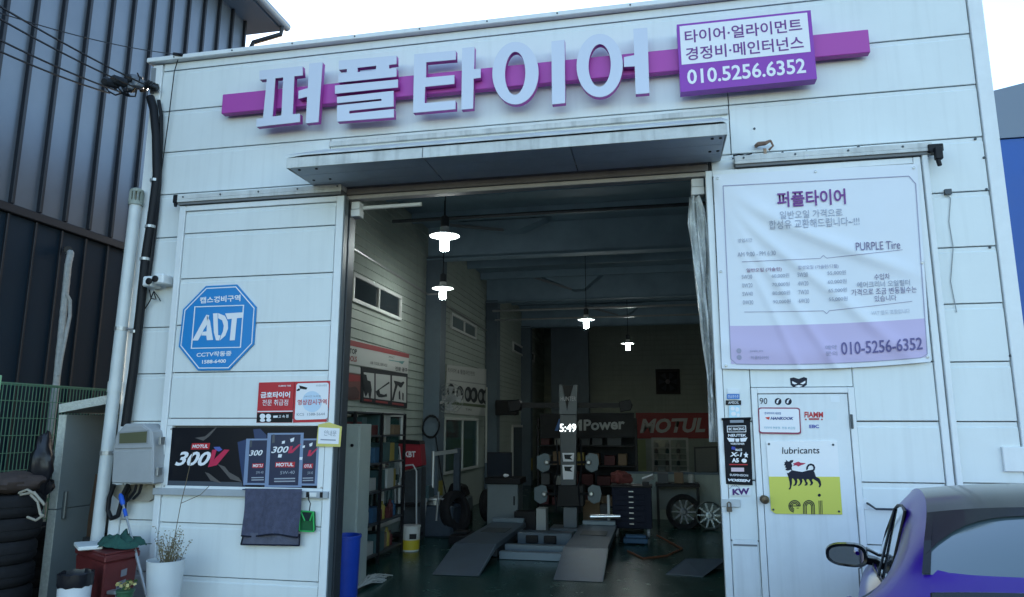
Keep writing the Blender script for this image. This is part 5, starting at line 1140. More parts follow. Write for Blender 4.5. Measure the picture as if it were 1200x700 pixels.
MB().prism([c+Vector((.03,-.151,.19)), c+Vector((.13,-.11,.19)), c+Vector((.135,-.112,.27)), c+Vector((.03,-.153,.27))], (0,-.004,0)).build('pail_label', BLACK, pl2)
MB().lathe(c+Vector((0,0,.386)), [(.15,0),(.0,.004)], 20).build('pail_lid', GREYP, pl2)
# tyre machine and tyre at the first column
tm = thing('tyre_changer', 'dark tyre changing machine with steel arms beside the first column', 'machine', GP(508,632,.006)); c = GP(508,630,.006); YM = c.y
MB().box(c.x-.4, c.x+.35, YM, YM+.6, .006, .55).build('machine_body', mat('machine_blue_black', (.035,.05,.07), .45, var=.2), tm, .03)
MB().lathe((c.x-.05,YM+.25,.55), [(.16,0),(.16,.08),(.28,.1),(.28,.13),(0,.13)], 20).build('turntable', STEEL, tm, smooth=True)
MB().box(c.x+.2, c.x+.32, YM+.5, YM+.62, .55, 1.55).build('machine_post', mat('machine_blue_black', (.035,.05,.07), .45), tm, .01)
MB().bar((c.x+.26,YM+.5,1.5),(c.x-.1,YM+.2,1.45),.07).tube([(c.x-.1,YM+.2,1.5),(c.x-.1,YM+.2,.85)], .03).build('machine_arm', STEEL, tm)
for dx, h_ in ((-.3,.75),(-.18,.68),(.05,.8)): MB().tube([(c.x+dx,YM-.02,.3),(c.x+dx+.05,YM-.06,h_)], .02, 8).build('pedal_lever', STEEL, tm)
MB().box(c.x-.42, c.x-.1, YM-.03, YM+.3, .62, .9).build('tool_tray', mat('tray_teal', (.05,.09,.10), .4), tm, .01)
mb_ = thing('air_compressor', 'black topped compressor standing behind the loose tyre', 'machine', GP(535,615,.006)); cc_ = Vector((-4.05,7.7,0))
p = FP(536,575,7.7); MB().prism([FP(523,600,7.7),FP(549,600,7.7),FP(548,583,7.7),FP(523,583,7.7)], (0,.4,0)).build('machine_body', mat('machine_grey', (.10,.12,.12), .5), mb_, .02)
MB().prism([FP(522,582,7.69),FP(546,582,7.69),FP(542,570,7.69),FP(528,566,7.69)], (0,.4,0)).build('motor_cover', BLACK, mb_, .03)
q0, q1 = FP(525,600,7.7), FP(547,600,7.7)
for x in (q0.x, q1.x): MB().box(x-.03, x+.03, 7.75, 8.05, .006, q0.z-.001).build('machine_leg', BLACK, mb_)
ct = FP(531,605,6.3); o = proto.copy(); COL.objects.link(o); o.location = (ct.x-.05, 6.3, .40); o.rotation_euler = (R(78), 0, R(70)); o.scale = (1.12,1.12,1); tag(o, 'loose black tyre leaning by the tyre changer', 'tyre')
ct = FP(568,600,8.2); o = proto.copy(); COL.objects.link(o); o.location = (ct.x, 8.2, .335); o.rotation_euler = (R(85), 0, R(80)); tag(o, 'black tyre leaning against the white console', 'tyre')
# alignment console and monitor
YC = 7.3; con = thing('console', 'pale alignment console cabinet with a dark tray on top, left of the lift', 'console', GP(588,620,.006))
a, b_ = FP(571,567,YC), FP(607,567,YC)
MB().box(a.x, b_.x, YC, YC+.5, .05, a.z).build('cabinet_body', mat('console_grey', (.16,.19,.20), .45, var=.06), con, .01)
MB().box(a.x-.04, b_.x+.06, YC-.06, YC+.52, a.z+.001, a.z+.12).build('tray', BLACK, con, .01)
MB().box(b_.x-.09, b_.x-.06, YC-.012, YC-.0005, .45, .62).build('door_handle', BLACK, con)
for x in (a.x+.06, b_.x-.06): MB().lathe((x,YC+.06,.028), [(.022,-.015),(.022,.015)], 10, 'x').build('caster', BLACK, con)
mn = thing('monitor', 'dark computer monitor standing on the alignment console', 'monitor', FP(587,555,YC+.2))
m0_, m1_ = FP(571,530,YC+.2), FP(600,560,YC+.2)
MB().box(m0_.x, m1_.x, YC+.18, YC+.22, m1_.z, m0_.z).build('screen_case', BLACK, mn, .006); MB().box(m0_.x+.02, m1_.x-.02, YC+.176, YC+.179, m1_.z+.02, m0_.z-.02).build('screen', mat('dark_screen', (.02,.025,.035), .15), mn)
MB().box((m0_.x+m1_.x)/2-.03, (m0_.x+m1_.x)/2+.03, YC+.19, YC+.21, a.z+.13, m1_.z).box((m0_.x+m1_.x)/2-.12, (m0_.x+m1_.x)/2+.12, YC+.1, YC+.3, a.z+.121, a.z+.135).build('monitor_stand', BLACK, mn)
o = lump((FP(592,560,YC).x, YC+.05, a.z+.155), .05,.04,.033,3).build('white_glove', SHEETW, smooth=True); solo(o, 'small white glove on the tray of the alignment console', 'glove')
# lift
lf_ = thing('wheel_lift', 'low two track alignment lift with sloping ramps in the middle of the shop floor', 'lift', (-1.95,4.3,.006)); LM = mat('grey_lift_paint', (.075,.105,.135), .4, metal=.2, var=.2, vscale=4); LM2 = mat('lift_edge', (.13,.17,.20), .4, metal=.2)
for x0, x1 in ((-3.03,-2.30),(-1.40,-.80)):
    x1 = x0+.62
    ylo, yfl = 2.86, 3.92
    MB().prism([(x0,ylo,.012),(x0,yfl,.25),(x0,yfl,.21),(x0,ylo+.1,.008)], (x1-x0,0,0)).build('ramp', LM, lf_, .004)
    MB().prism([(x1+.001,ylo,.014),(x1+.001,yfl,.262),(x1+.001,yfl,.19),(x1+.001,ylo+.1,.008)], (.014,0,0)).build('ramp_edge', LM2, lf_)
    MB().box(x0, x1, yfl+.015, 6.4, .17, .25).build('runway', LM, lf_, .006)
    MB().box(x0+.1, x1-.1, 5.1, 5.6, .2505, .258).build('turn_plate', DSTEEL, lf_, .004)
    MB().box(x0+.06, x1-.06, 4.3, 6.2, .02, .165).build('scissor_base', DSTEEL, lf_)
    MB().box(x0+.02, x1-.02, 6.3, 6.38, .2505, .33).build('wheel_stop', LM2, lf_, .01)
for y, z in ((4.15,.06),(4.55,.10)): MB().box(-2.40, -1.41, y, y+.12, .01, z+.06).build('cross_beam', LM2, lf_, .005)
MB().box(-2.35, -1.45, 5.3, 5.6, .02, .24).build('cross_frame', LM, lf_, .01)
for x in (-2.1, -1.8): MB().box(x-.1, x+.1, 5.24, 5.297, .08, .2).build('jack_box', BLACK, lf_, .008)
MB().tube([(-1.25,6.42,.38),(-.72,6.42,.40)], .035, 10).build('bright_roller', mat('bright_steel', (.75,.77,.78), .25, metal=.8), lf_, smooth=True)
MB().tube([(-.93,6.5,.01),(-.93,6.5,.75)], .025, 8).build('white_stand_pipe', WT, lf_)
rp2 = thing('loose_ramp', 'grey steel ramp plate lying on the floor behind the right door', 'ramp', GP(812,668,.006))
q4 = [GP(780,673,.01), GP(824,676,.012), GP(852,655,.14), GP(803,655,.14)]
MB().prism([Vector(p) for p in q4], (0,0,-.004)).build('ramp_plate', LM, rp2); MB().prism([q4[2]+Vector((0,.01,-.13)), q4[3]+Vector((0,.01,-.13)), q4[3]+Vector((0,.01,-.005)), q4[2]+Vector((0,.01,-.005))], (0,.03,0)).build('ramp_support', DSTEEL, rp2)
q5 = [GP(803,654.5,.145), GP(852,654.5,.145), GP(856,648,.15), GP(812,648,.15)]
# alignment tower with targets
tw = thing('alignment_tower', 'wheel alignment camera tower with four plate targets behind the lift', 'machine', GP(665,622,.006)); YA_ = 7.4
def A_(px, py, dy=0): return FP(px, py, YA_+dy)
TWM = mat('tower_grey', (.13,.15,.165), .45, var=.08); 
MB().prism([A_(655,451),A_(659,451),A_(664.5,478),A_(672,451),A_(677,451),A_(676,486),A_(655,486)], (0,.16,0)).build('tower_head', TWM, tw, .008)
MB().prism([A_(659,452,.01),A_(672,452,.01),A_(665,476,.01)], (0,.14,0)).build('head_recess', BLACK, tw)
MB().prism([A_(662,466,-.012),A_(667,466,-.012),A_(664.5,482,-.012)], (0,.01,0)).build('head_badge', BLACK, tw)
ftext('lettering', 'HUNTER', (657,465),(675,465),(657,470), YA_-.012, mat('pale_grey_print', (.5,.5,.5), .5), tw)
MB().prism([A_(656,486.5),A_(676,486.5),A_(675,569),A_(657,569)], (0,.16,0)).build('tower_column', mat('tower_column', (.06,.07,.08), .4), tw, .008)
MB().prism([A_(654,569,-.06),A_(684,569,-.06),A_(684,594,-.06),A_(652,594,-.06)], (0,.35,0)).build('tower_box', BLACK, tw, .01)
a, b_ = A_(660,594.5), A_(676,594.5); MB().box(a.x, b_.x, YA_, YA_+.2, .05, a.z).box(a.x-.25, b_.x+.25, YA_-.15, YA_+.4, .006, .05).build('tower_foot', TWM, tw, .008)
MB().prism([A_(606,472,.17),A_(730,472,.17),A_(730,478,.17),A_(606,478,.17)], (0,.08,0)).build('cross_bar', BLACK, tw)
for px in (603, 733): MB().prism([A_(px-8,471,.1),A_(px+5,468,.1),A_(px+8,474,.1),A_(px+6,481,.1),A_(px-6,483,.1)], (0,.22,0)).build('camera_pod', BLACK, tw, .01)
ftext('clock_digits', '5:49', (656,497),(675,497),(656,506), YA_-.006, mat('lit_digits', (.9,1,1), .4, emit=1.1), tw)
for i, (y0, y1, ) in enumerate(((531,541),(545,562))):
    MB().prism([A_(659,y0,-.006),A_(673,y0,-.006),A_(672,y1,-.006),A_(660,y1,-.006)], (0,.005,0)).build('white_sticker', SHEETW, tw)
    fprint('sticker_print', [[(661,y0+2),(671,y0+2),(668,y0+5),(671,y0+8),(662,y0+7)]], YA_-.009, INK2, tw)
for px, py in ((637,542),(694,542),(634,579),(697,579)):
    k = 1 if px > 665 else -1
    MB().prism([A_(px-8,py-7,-.1),A_(px-2*k-1,py-11,-.1),A_(px+6,py-9,-.1),A_(px+8,py,-.1),A_(px+6,py+9,-.1),A_(px-1,py+12,-.1),A_(px-8,py+7,-.1)], (0,.03,0)).build('target_plate', mat('target_plate', (.11,.15,.17), .4), tw, .004)
    MB().bar(A_(px-4*k,py,-.12), A_(665+12*k,py,-.02), .05).build('target_arm', BLACK, tw); MB().lathe(A_(px-4*k,py,-.101), [(.05,0),(.05,-.03),(.03,-.05)], 10, 'y').build('target_clamp', STEEL, tw)
for px in (652, 680): MB().tube(dense([A_(px,515,-.05),A_(px+2,545,-.05),A_(px-2,570,-.05),A_(px,600,-.05)],3), .02, 6).build('hanging_cable', CABLE, tw)
# rack with the M Power banner
rk = thing('storage_rack', 'tall dark storage rack full of parts behind the alignment tower', 'rack', (-1.6,10.2,.006)); YK2 = 10
a, b_ = FP(630,490,YK2), FP(744,490,YK2)
for x in (a.x, b_.x):
    for dy in (.03,.6): MB().box(x-.025, x+.025, YK2+dy, YK2+dy+.05, .006, 2.15).build('upright', BLACK, rk)
for z in (.15,.6,1.05,1.5,1.9): MB().box(a.x, b_.x, YK2+.03, YK2+.65, z, z+.03).build('rack_shelf', BLACK, rk)
MB().box(a.x, b_.x, YK2+.66, YK2+.68, .1, 2.1).build('rack_back', mat('dark_back', (.03,.035,.04), .7), rk)
for z in (.18,.63,1.08,1.53):
    k = 0; x = a.x+.06; lv = {.18:'lowest',.63:'second',1.08:'third',1.53:'top'}[z]
    while x < b_.x-.3:
        w_ = rs.uniform(.15,.35); ci = rs.randrange(7)
        o = MB().box(x, x+w_, YK2+.1, YK2+.5, z+.001, z+rs.uniform(.15,.32)).build('carton', BOXC[ci], None, .006); solo(o, '%s carton on the %s shelf of the rear rack, %s from the left' % (cn_[ci], lv, ORD[k]), 'carton', 'cartons on the storage rack'); k += 1; x += w_+rs.uniform(.02,.15)
mp = thing('power_banner', 'black banner with grey lettering behind the alignment tower', 'banner', FP(688,499,YK2)); fsheet('banner_sheet', [(633,485),(743,484),(743,513),(633,514)], YK2, .012, mat('black_banner', (.012,.013,.016), .5), mp)
GT = mat('grey_letter_print', (.30,.33,.34), .5)
ftext('lettering', 'Power', (684,492),(732,490),(684,505), YK2, GT, mp, bold=.03); ftext('lettering', 'M', (670,492),(682,492),(670,505), YK2, GT, mp, bold=.05)
for k, c_ in enumerate(((.05,.15,.4),(.02,.04,.2),(.4,.03,.04))): fprint('stripe', [[(650+6*k,505),(655+6*k,491),(659+6*k,491),(654+6*k,505)]], YK2-.003, mat('stripe_%s' % ('sky','navy','red')[k], c_, .5), mp)
YBW = 22.4
mt_ = thing('oil_brand_banner', 'red oil banner with big white lettering on the back wall', 'banner', FP(789,499,YBW)); fsheet('banner_sheet', [(745,484),(833,484),(833,514),(745,514)], YBW, .03, mat('red_banner', (.36,.03,.035), .5), mt_)
ftext('lettering', 'MOTUL', (751,491),(827,489.5),(750,508), YBW, mat('pale_letter_print', (.62,.6,.6), .5), mt_, bold=.04, shear=.15, lift=.01)
ef = thing('exhaust_fan', 'black exhaust fan in the upper back wall', 'fan', FP(782,447,YBW)); c = FP(782.5,447.5,YBW)
a, b_ = FP(768,433,YBW), FP(797.5,462,YBW); b = MB().box(a.x,b_.x,YBW-.1,YBW+.05,a.z-.09,a.z).box(a.x,b_.x,YBW-.1,YBW+.05,b_.z,b_.z+.09).box(a.x,a.x+.09,YBW-.1,YBW+.05,b_.z+.09,a.z-.09).box(b_.x-.09,b_.x,YBW-.1,YBW+.05,b_.z+.09,a.z-.09)
b.build('fan_frame', BLACK, ef); MB().box(a.x+.09,b_.x-.09,YBW+.02,YBW+.04,b_.z+.09,a.z-.09).build('fan_back', mat('night_back', (.008,.01,.014), .6), ef)
for k in range(6): an = 2*math.pi*k/6; MB().prism([c+Vector((.07*math.cos(an),-.02,.07*math.sin(an))), c+Vector((.36*math.cos(an-.3),-.03,.36*math.sin(an-.3))), c+Vector((.38*math.cos(an+.3),.0,.38*math.sin(an+.3)))], (0,.012,0)).build('fan_blade', mat('fan_blade_dark', (.03,.035,.05), .4), ef)
MB().lathe(c+Vector((0,-.03,0)), [(.09,0),(.08,-.05),(0,-.06)], 14, 'y').build('fan_hub', mat('fan_hub', (.10,.09,.11), .4), ef)
nb = thing('notice_board', 'grey notice board with a sheet of writing at the right of the back wall', 'notice board', FP(827,540,YBW)); fsheet('board', [(813,524),(841,523),(842,555),(814,555)], YBW, .04, mat('dark_board_frame', (.10,.11,.12), .5), nb); fprint('board_sheet', [[(815,526),(839,525),(840,553),(816,553)]], YBW-.004, mat('dull_sheet', (.32,.34,.33), .6), nb)
fprint('small_print', [[(818,530+3.6*k),(837,529.5+3.6*k),(837,530.3+3.6*k),(818,530.9+3.6*k)] for k in range(6)], YBW-.008, mat('dull_grey_print', (.3,.32,.32), .5), nb)
lg = ('left','middle','right')
for col_ in range(3):
    for row in range(5):
        p = FP(769+13*col_, 521.5+7*row, YBW-.05); o = MB().lathe((p.x,YBW-.05,p.z-.10), [(.07,0),(.07,.14),(.03,.17),(.03,.2),(0,.2)], 8).build('oil_bottle', BOXC[(1,5,1,3)[(col_*2+row)%4]]); solo(o, 'small oil bottle in the back wall window, %s column, %s shelf from the top' % (lg[col_], ORD[row]), 'bottle', 'oil bottles in the back wall window')
        
b = MB()
for row in range(5): z = FP(780,521.5+7*row,YBW).z-.105; b.box(FP(764,535,YBW).x, FP(807,535,YBW).x, YBW-.15, YBW+.02, z-.02, z)
solo(b.build('bottle_shelf', FRAMEW), 'white shelves holding small oil bottles in the back wall window', 'shelf')
# tool chest, bench, wheels
tc = thing('tool_chest', 'dark navy tool chest on casters right of the lift', 'tool chest', GP(740,640,.006)); YT2 = 6.7
a, b_ = FP(717,571,YT2), FP(763,571,YT2); zc0 = .16
MB().box(a.x, b_.x, YT2, YT2+.5, zc0, a.z).build('chest_body', mat('navy_chest', (.010,.013,.028), .65), tc, .01)
n = 7
for k in range(n):
    z0 = zc0+.03+k*(a.z-zc0-.06)/n; z1 = z0+(a.z-zc0-.06)/n-.012
    d_ = MB().box(a.x+.03, b_.x-.12, YT2-.018, YT2-.0005, z0, z1).build('drawer', mat('navy_chest', (.010,.013,.028), .65), tc, .004)
    MB().box((a.x+b_.x)/2-.05, (a.x+b_.x)/2+.03, YT2-.032, YT2-.0185, z1-.035, z1-.02).build('handle', STEEL, d_)
for x in (a.x+.07, b_.x-.07):
    for y in (YT2+.07, YT2+.43): MB().lathe((x,y,.08), [(.074,-.02),(.074,.02)], 12, 'x').build('caster', GREYP, tc)
MB().box(a.x-.03, b_.x+.02, YT2-.03, YT2+.52, a.z+.001, a.z+.03).build('chest_top', BLACK, tc, .004)
o = lump((FP(727,555,YT2).x, YT2+.25, a.z+.031+.12), .19,.15,.12,6).build('red_rag_heap', mat('dark_red_rag', (.16,.04,.035), .85, var=.4, vscale=9), smooth=True); solo(o, 'heap of dark red rags on the tool chest', 'rags')
o = MB().prism([Vector((FP(752,560,YT2).x,YT2+.1,a.z+.14)),Vector((FP(765,560,YT2).x,YT2+.02,a.z+.22)),Vector((FP(767,560,YT2).x,YT2+.2,a.z+.15)),Vector((FP(755,560,YT2).x,YT2+.3,a.z+.05))], (0,0,.03)).build('white_carton', SHEETW); solo(o, 'small white carton tilted on the tool chest', 'carton')
o = MB().box(FP(752,560,YT2).x, FP(760,560,YT2).x, YT2+.12, YT2+.3, a.z+.031, a.z+.09).build('tool_case', BLACK); solo(o, 'small black case under the tilted white carton', 'case')
wbn = thing('workbench', 'dark topped workbench with a pale back panel behind the tool chest', 'workbench', (.2,8.6,.006)); YB2 = 8.5
a, b_ = FP(768,567,YB2), FP(820,567,YB2)
MB().box(a.x, b_.x, YB2, YB2+.6, a.z-.06, a.z).build('bench_top', BLACK, wbn, .005)
MB().box(a.x+.03, b_.x-.03, YB2+.5, YB2+.53, .25, a.z-.061).build('bench_back', mat('pale_bench_panel', (.20,.22,.21), .6), wbn)
for x in (a.x+.04, b_.x-.04):
    for y in (YB2+.04, YB2+.56): MB().box(x-.025, x+.025, y-.025, y+.025, .006, a.z-.061).build('leg', BLACK, wbn)
for lab, px, w_, mt2 in (('beige box on the workbench', 796, 10, BOXC[0]), ('pale jar on the workbench', 811, 8, BOXC[1]), ('grey box at the left of the workbench', 777, 12, BOXC[5])):
    c = FP(px, 567, YB2); o = (MB().lathe((c.x,YB2+.25,c.z+.001), [(.07,0),(.07,.14),(.05,.17),(0,.17)], 12) if 'jar' in lab else MB().box(c.x-w_*.009, c.x+w_*.009, YB2+.1, YB2+.4, c.z+.001, c.z+.2)).build('jar' if 'jar' in lab else 'bench_box', mt2); solo(o, lab, 'jar' if 'jar' in lab else 'box')
lp_ = thing('low_partition', 'low pale partition wall behind the workbench and wheels', 'partition', (1,9.5,.006)); MB().box(-.75, 2.79, 9.4, 9.5, .006, .95).build('partition_panel', SIDING, lp_); MB().box(-.76, 2.79, 9.37, 9.53, .951, .99).build('partition_cap', COLM, lp_)
def alloy(lab, px, py, Y, tyre, spk, mt2, tilt):
    c = FP(px, py, Y); t = thing('car_wheel', lab, 'wheel', c, None); R_ = .255
    b = MB().lathe(c, [(R_,-.09),(R_*1.02,-.10),(R_*1.0,-.105),(R_*.93,-.07),(R_*.90,.08),(R_,.1),(R_*1.01,.1),(R_,-.09)], 30, 'y', caps=False).build('rim', mt2, t, smooth=True)
    for k in range(spk):
        a = 2*math.pi*k/spk; u = Vector((math.cos(a),0,math.sin(a))); v = Vector((-math.sin(a),0,math.cos(a)))
        MB().prism([c+u*.05+v*.022+Vector((0,-.085,0)), c+u*R_*.93+v*.012+Vector((0,-.09,0)), c+u*R_*.93-v*.012+Vector((0,-.09,0)), c+u*.05-v*.022+Vector((0,-.085,0))], (0,.03,0)).build('spoke', mt2, t)
    MB().lathe(c, [(.07,-.05),(.07,-.095),(.04,-.10),(0,-.10)], 16, 'y').build('hub', mt2, t)
    if tyre: MB().lathe(c, [(R_*1.02,.1),(.33,.11),(.34,.08),(.34,-.08),(.33,-.11),(R_*1.03,-.1),(R_*1.02,.1)], 30, 'y', caps=False).build('tyre', TYRE, t, smooth=True)
    t.rotation_euler.x = R(tilt)
alloy('dark wheel with its tyre leaning under the workbench end', 801, 600, 8.2, True, 10, mat('dark_alloy', (.07,.075,.08), .4, metal=.6), -6)
alloy('bare silver alloy wheel leaning at the right of the workbench', 831.5, 604, 8.0, False, 10, mat('silver_alloy', (.25,.29,.30), .35, metal=.6), -6)
for lab, px, py, Y, w_, h_, c_ in (('small white box beside the end of the lift', 634, 616, 6.6, .18, .22, BOXC[1]), ('brown carton on the floor behind the lift', 693, 600, 8.3, .35, .45, BOXC[0]), ('grey carton on the floor behind the lift', 704, 602, 8.35, .26, .38, BOXC[5]), ('dark parts box on the floor left of the small white box', 615, 618, 6.7, .4, .15, BLACK)):
    c = FP(px, py, Y); o = MB().box(c.x-w_/2, c.x+w_/2, Y, Y+.3, .007, .007+h_+(.25 if 'white' in lab else 0)).build('floor_box', c_, None, .006); solo(o, lab, 'box')
mb2 = thing('loudspeaker', 'dark loudspeaker on a bracket on the second column', 'loudspeaker', FP(604,478,12)); c = WP(601,478,WX+.6)
cc_ = FP(604,478,12.0); MB().box(WX+.36, WX+.95, 11.85, 12.15, cc_.z-.2, cc_.z+.2).build('case', BLACK, mb2, .02)
MB().bar((WX+.346,12.3,cc_.z),(WX+.6,12.15,cc_.z),.05).build('arm', BLACK, mb2)

# hoses and small clutter
hz = thing('coiled_hose', 'coiled black air hose hanging on the first column', 'hose', (WX+.4, 6.97, 1.9)); b = MB(); c = Vector((WX+.2, 6.95, 1.95))
b.tube([c+Vector(((.17+.012*math.sin(i*.7))*math.cos(i*.35), -.02-.012*(i%5), (.21+.015*math.sin(i*.5))*math.sin(i*.35))) for i in range(90)], .012, 5); b.tube(dense([c+Vector((.1,-.03,-.2)), c+Vector((.25,-.1,-.9)), c+Vector((.5,-.3,-1.6)), c+Vector((.9,-.5,-1.9))],4), .012, 5)
b.build('hose_run', CABLE, hz, smooth=True)
hs2 = MB().tube(dense([Vector((-.55,5.2,.02)), Vector((-.3,4.6,.02)), Vector((.05,4.9,.02)), Vector((.3,5.6,.02)), Vector((.1,6.3,.02)), Vector((-.1,6.75,.05))],5), .014, 6).build('air_hose', mat('dull_orange_hose', (.16,.05,.02), .6), smooth=True); solo(hs2, 'dull orange air hose lying on the green floor by the tool chest', 'hose')
for lab, x, y, w_, d_, h_, m_ in (('low black trolley jack beside the left ramp', -3.35, 5.2, .3, .6, .16, BLACK), ('dark blue parts tray beside the right ramp', -.45, 5.9, .4, .3, .1, BOXC[2]), ('grey tool case on the floor behind the right ramp', -.55, 7.4, .4, .25, .25, BOXC[5])):
    q = MB().box(x-w_/2, x+w_/2, y, y+d_, .03, h_).box(x-w_/2+.03, x+w_/2-.03, y+d_*.3, y+d_*.7, h_+.002, h_+.05)
    for sx_ in (-1, 1): q.lathe((x+sx_*w_*.4, y+.06, .04), [(.034,-.02),(.034,.02)], 10, 'x').lathe((x+sx_*w_*.4, y+d_-.06, .04), [(.034,-.02),(.034,.02)], 10, 'x')
    o = q.build(lab.split(' ')[-5] if False else ('trolley_jack' if 'jack' in lab else 'parts_tray' if 'tray' in lab else 'tool_case'), m_, None, .006); solo(o, lab, 'jack' if 'jack' in lab else 'tray' if 'tray' in lab else 'case')
# ================================================================== the purple car
CX, CY, CA, CZ = 1.978, -2.157, .269, .215
car = thing('purple_car', 'glossy purple coupe with a black roof parked nose to the shop at the right', 'car', (CX, CY, CZ))
def cw_(x, y, z): return Vector((CX+x*math.cos(CA)+y*math.sin(CA), CY-x*math.sin(CA)+y*math.cos(CA), CZ+z))
PAINT = mat('purple_car_paint', (.040,.005,.26), .30, metal=.0, coat=.12); PAINT.node_tree.nodes['Principled BSDF'].inputs['Specular IOR Level'].default_value = .25; GLOSSB = mat('gloss_black', (.008,.010,.013), .16)
CGL = mat('car_glass', (.03,.04,.045), .03, coat=1, ior=1.9); CGL2 = mat('rear_car_glass', (.08,.115,.125), .04, coat=1, ior=1.75)
# stations along the car: y, then half-width/height rows from sill to roof centre
#     y,   sill(x,z)    low(x,z)     mid(x,z)     shoulder(x,z) belt(x,z)     wtop(x,z)     edge(x,z)    r1(x,z)     centre z
ST = [
 ( 2.05,(.45,.28),(.52,.36),(.55,.46),(.54,.55),(.50,.60),(.40,.615),(.30,.62),(.15,.625),.625),
 ( 1.85,(.70,.22),(.78,.36),(.79,.50),(.76,.62),(.68,.67),(.55,.69),(.40,.70),(.20,.71),.71),
 ( 1.45,(.84,.20),(.90,.36),(.90,.54),(.86,.70),(.76,.755),(.62,.785),(.45,.80),(.22,.81),.81),
 ( 1.05,(.86,.20),(.91,.36),(.92,.56),(.89,.75),(.79,.815),(.66,.85),(.48,.87),(.24,.88),.885),
 ( .84,(.86,.20),(.90,.36),(.915,.57),(.90,.77),(.80,.845),(.765,.885),(.70,.925),(.35,.95),.955),
 ( .45,(.86,.20),(.895,.36),(.91,.58),(.905,.78),(.80,.855),(.715,1.09),(.63,1.19),(.32,1.235),1.25),
 ( .05,(.86,.20),(.895,.36),(.91,.59),(.905,.79),(.775,.88),(.655,1.27),(.57,1.36),(.28,1.40),1.415),
 (-.20,(.86,.20),(.895,.36),(.91,.59),(.905,.80),(.76,.90),(.64,1.315),(.555,1.405),(.275,1.44),1.455),
 (-.55,(.86,.20),(.895,.36),(.915,.60),(.915,.82),(.735,.935),(.625,1.345),(.545,1.425),(.27,1.46),1.475),
 (-.80,(.86,.20),(.90,.36),(.92,.61),(.92,.84),(.72,.97),(.62,1.34),(.54,1.425),(.27,1.46),1.475),
 (-1.0,(.86,.20),(.905,.36),(.93,.63),(.925,.87),(.735,1.0),(.625,1.30),(.54,1.41),(.265,1.445),1.46),
 (-1.2,(.86,.22),(.91,.38),(.935,.64),(.925,.90),(.76,1.03),(.635,1.25),(.55,1.37),(.27,1.405),1.415),
 (-1.42,(.86,.24),(.91,.40),(.935,.65),(.92,.92),(.79,1.07),(.66,1.18),(.58,1.28),(.29,1.31),1.315),
 (-1.62,(.84,.26),(.90,.42),(.925,.66),(.91,.95),(.82,1.075),(.70,1.135),(.605,1.185),(.30,1.205),1.21),
 (-1.78,(.80,.28),(.87,.44),(.90,.68),(.88,.96),(.80,1.07),(.70,1.115),(.60,1.14),(.30,1.155),1.16),
 (-1.95,(.72,.30),(.80,.46),(.84,.68),(.82,.93),(.75,1.03),(.66,1.075),(.56,1.10),(.28,1.115),1.12),
 (-2.05,(.64,.34),(.72,.48),(.76,.66),(.74,.86),(.68,.94),(.60,.97),(.50,.985),(.25,.995),1.0),
]
NS = len(ST)
def row(i):
    s = ST[i]; pts = list(s[1:9])+[(0, s[9])]; return pts
def classify(i, j):
    """which part the face between stations i,i+1 and rows j,j+1 belongs to"""
    y = (ST[i][0]+ST[i+1][0])/2
    if j == 4 and -0.80 < y < .84: return 'side'
    if j in (6,7) and .05 < y < .84: return 'screen'
    if j in (6,7) and -1.2 < y < .05: return 'roof'
    if j in (6,7) and -1.62 < y < -1.2: return 'rear'
    return 'body'
parts = {k: (bmesh.new(), {}) for k in ('body','sideL','sideR','screen','roof','rear')}
def addf(key, ids):
    bm, cache = parts[key]; vs = []
    for (i, j, sgn) in ids:
        kk = (i, j, sgn if j < 8 else 0)
        if kk not in cache:
            x, z = row(i)[j]; cache[kk] = bm.verts.new(cw_(x*sgn, ST[i][0], z))
        vs.append(cache[kk])
    try: bm.faces.new(vs)
    except ValueError: pass
for i in range(NS-1):
    for j in range(8):
        for sgn in (-1, 1):
            k = classify(i, j); k = k+('L' if sgn < 0 else 'R') if k == 'side' else k
            f = [(i,j,sgn),(i+1,j,sgn),(i+1,j+1,sgn),(i,j+1,sgn)]
            addf(k, f if sgn > 0 else f[::-1])
for i in (0, NS-1):
    f = [(i,j,-1) for j in range(9)]+[(i,j,1) for j in range(7,-1,-1)]; addf('body', f)
def fin(key, name, mt, sub=2, off=0, thick=0):
    bm = parts[key][0]; bmesh.ops.recalc_face_normals(bm, faces=bm.faces)
    me = bpy.data.meshes.new(name); bm.to_mesh(me); bm.free()
    o = put(name, me, mt, car)
    if sub:
        s = o.modifiers.new('subdivision', 'SUBSURF'); s.levels = s.render_levels = sub; s.boundary_smooth = 'PRESERVE_CORNERS'
    for p in me.polygons: p.use_smooth = True
    return o
body = fin('body', 'body', PAINT, 2)
roofp = fin('roof', 'roof', GLOSSB, 2); fin('screen', 'windscreen', CGL, 2); rear = fin('rear', 'rear_window', CGL2, 2)
sL = fin('sideL', 'side_window', CGL, 1); fin('sideR', 'side_window', CGL, 1)
def cshape(name, pls, off, mt, par=car, thick=.012):
    b = MB()
    for pl in pls: b.prism([cw_(*p) for p in pl], cw_(*off)-cw_(0,0,0))
    return b.build(name, mt, par, .003)
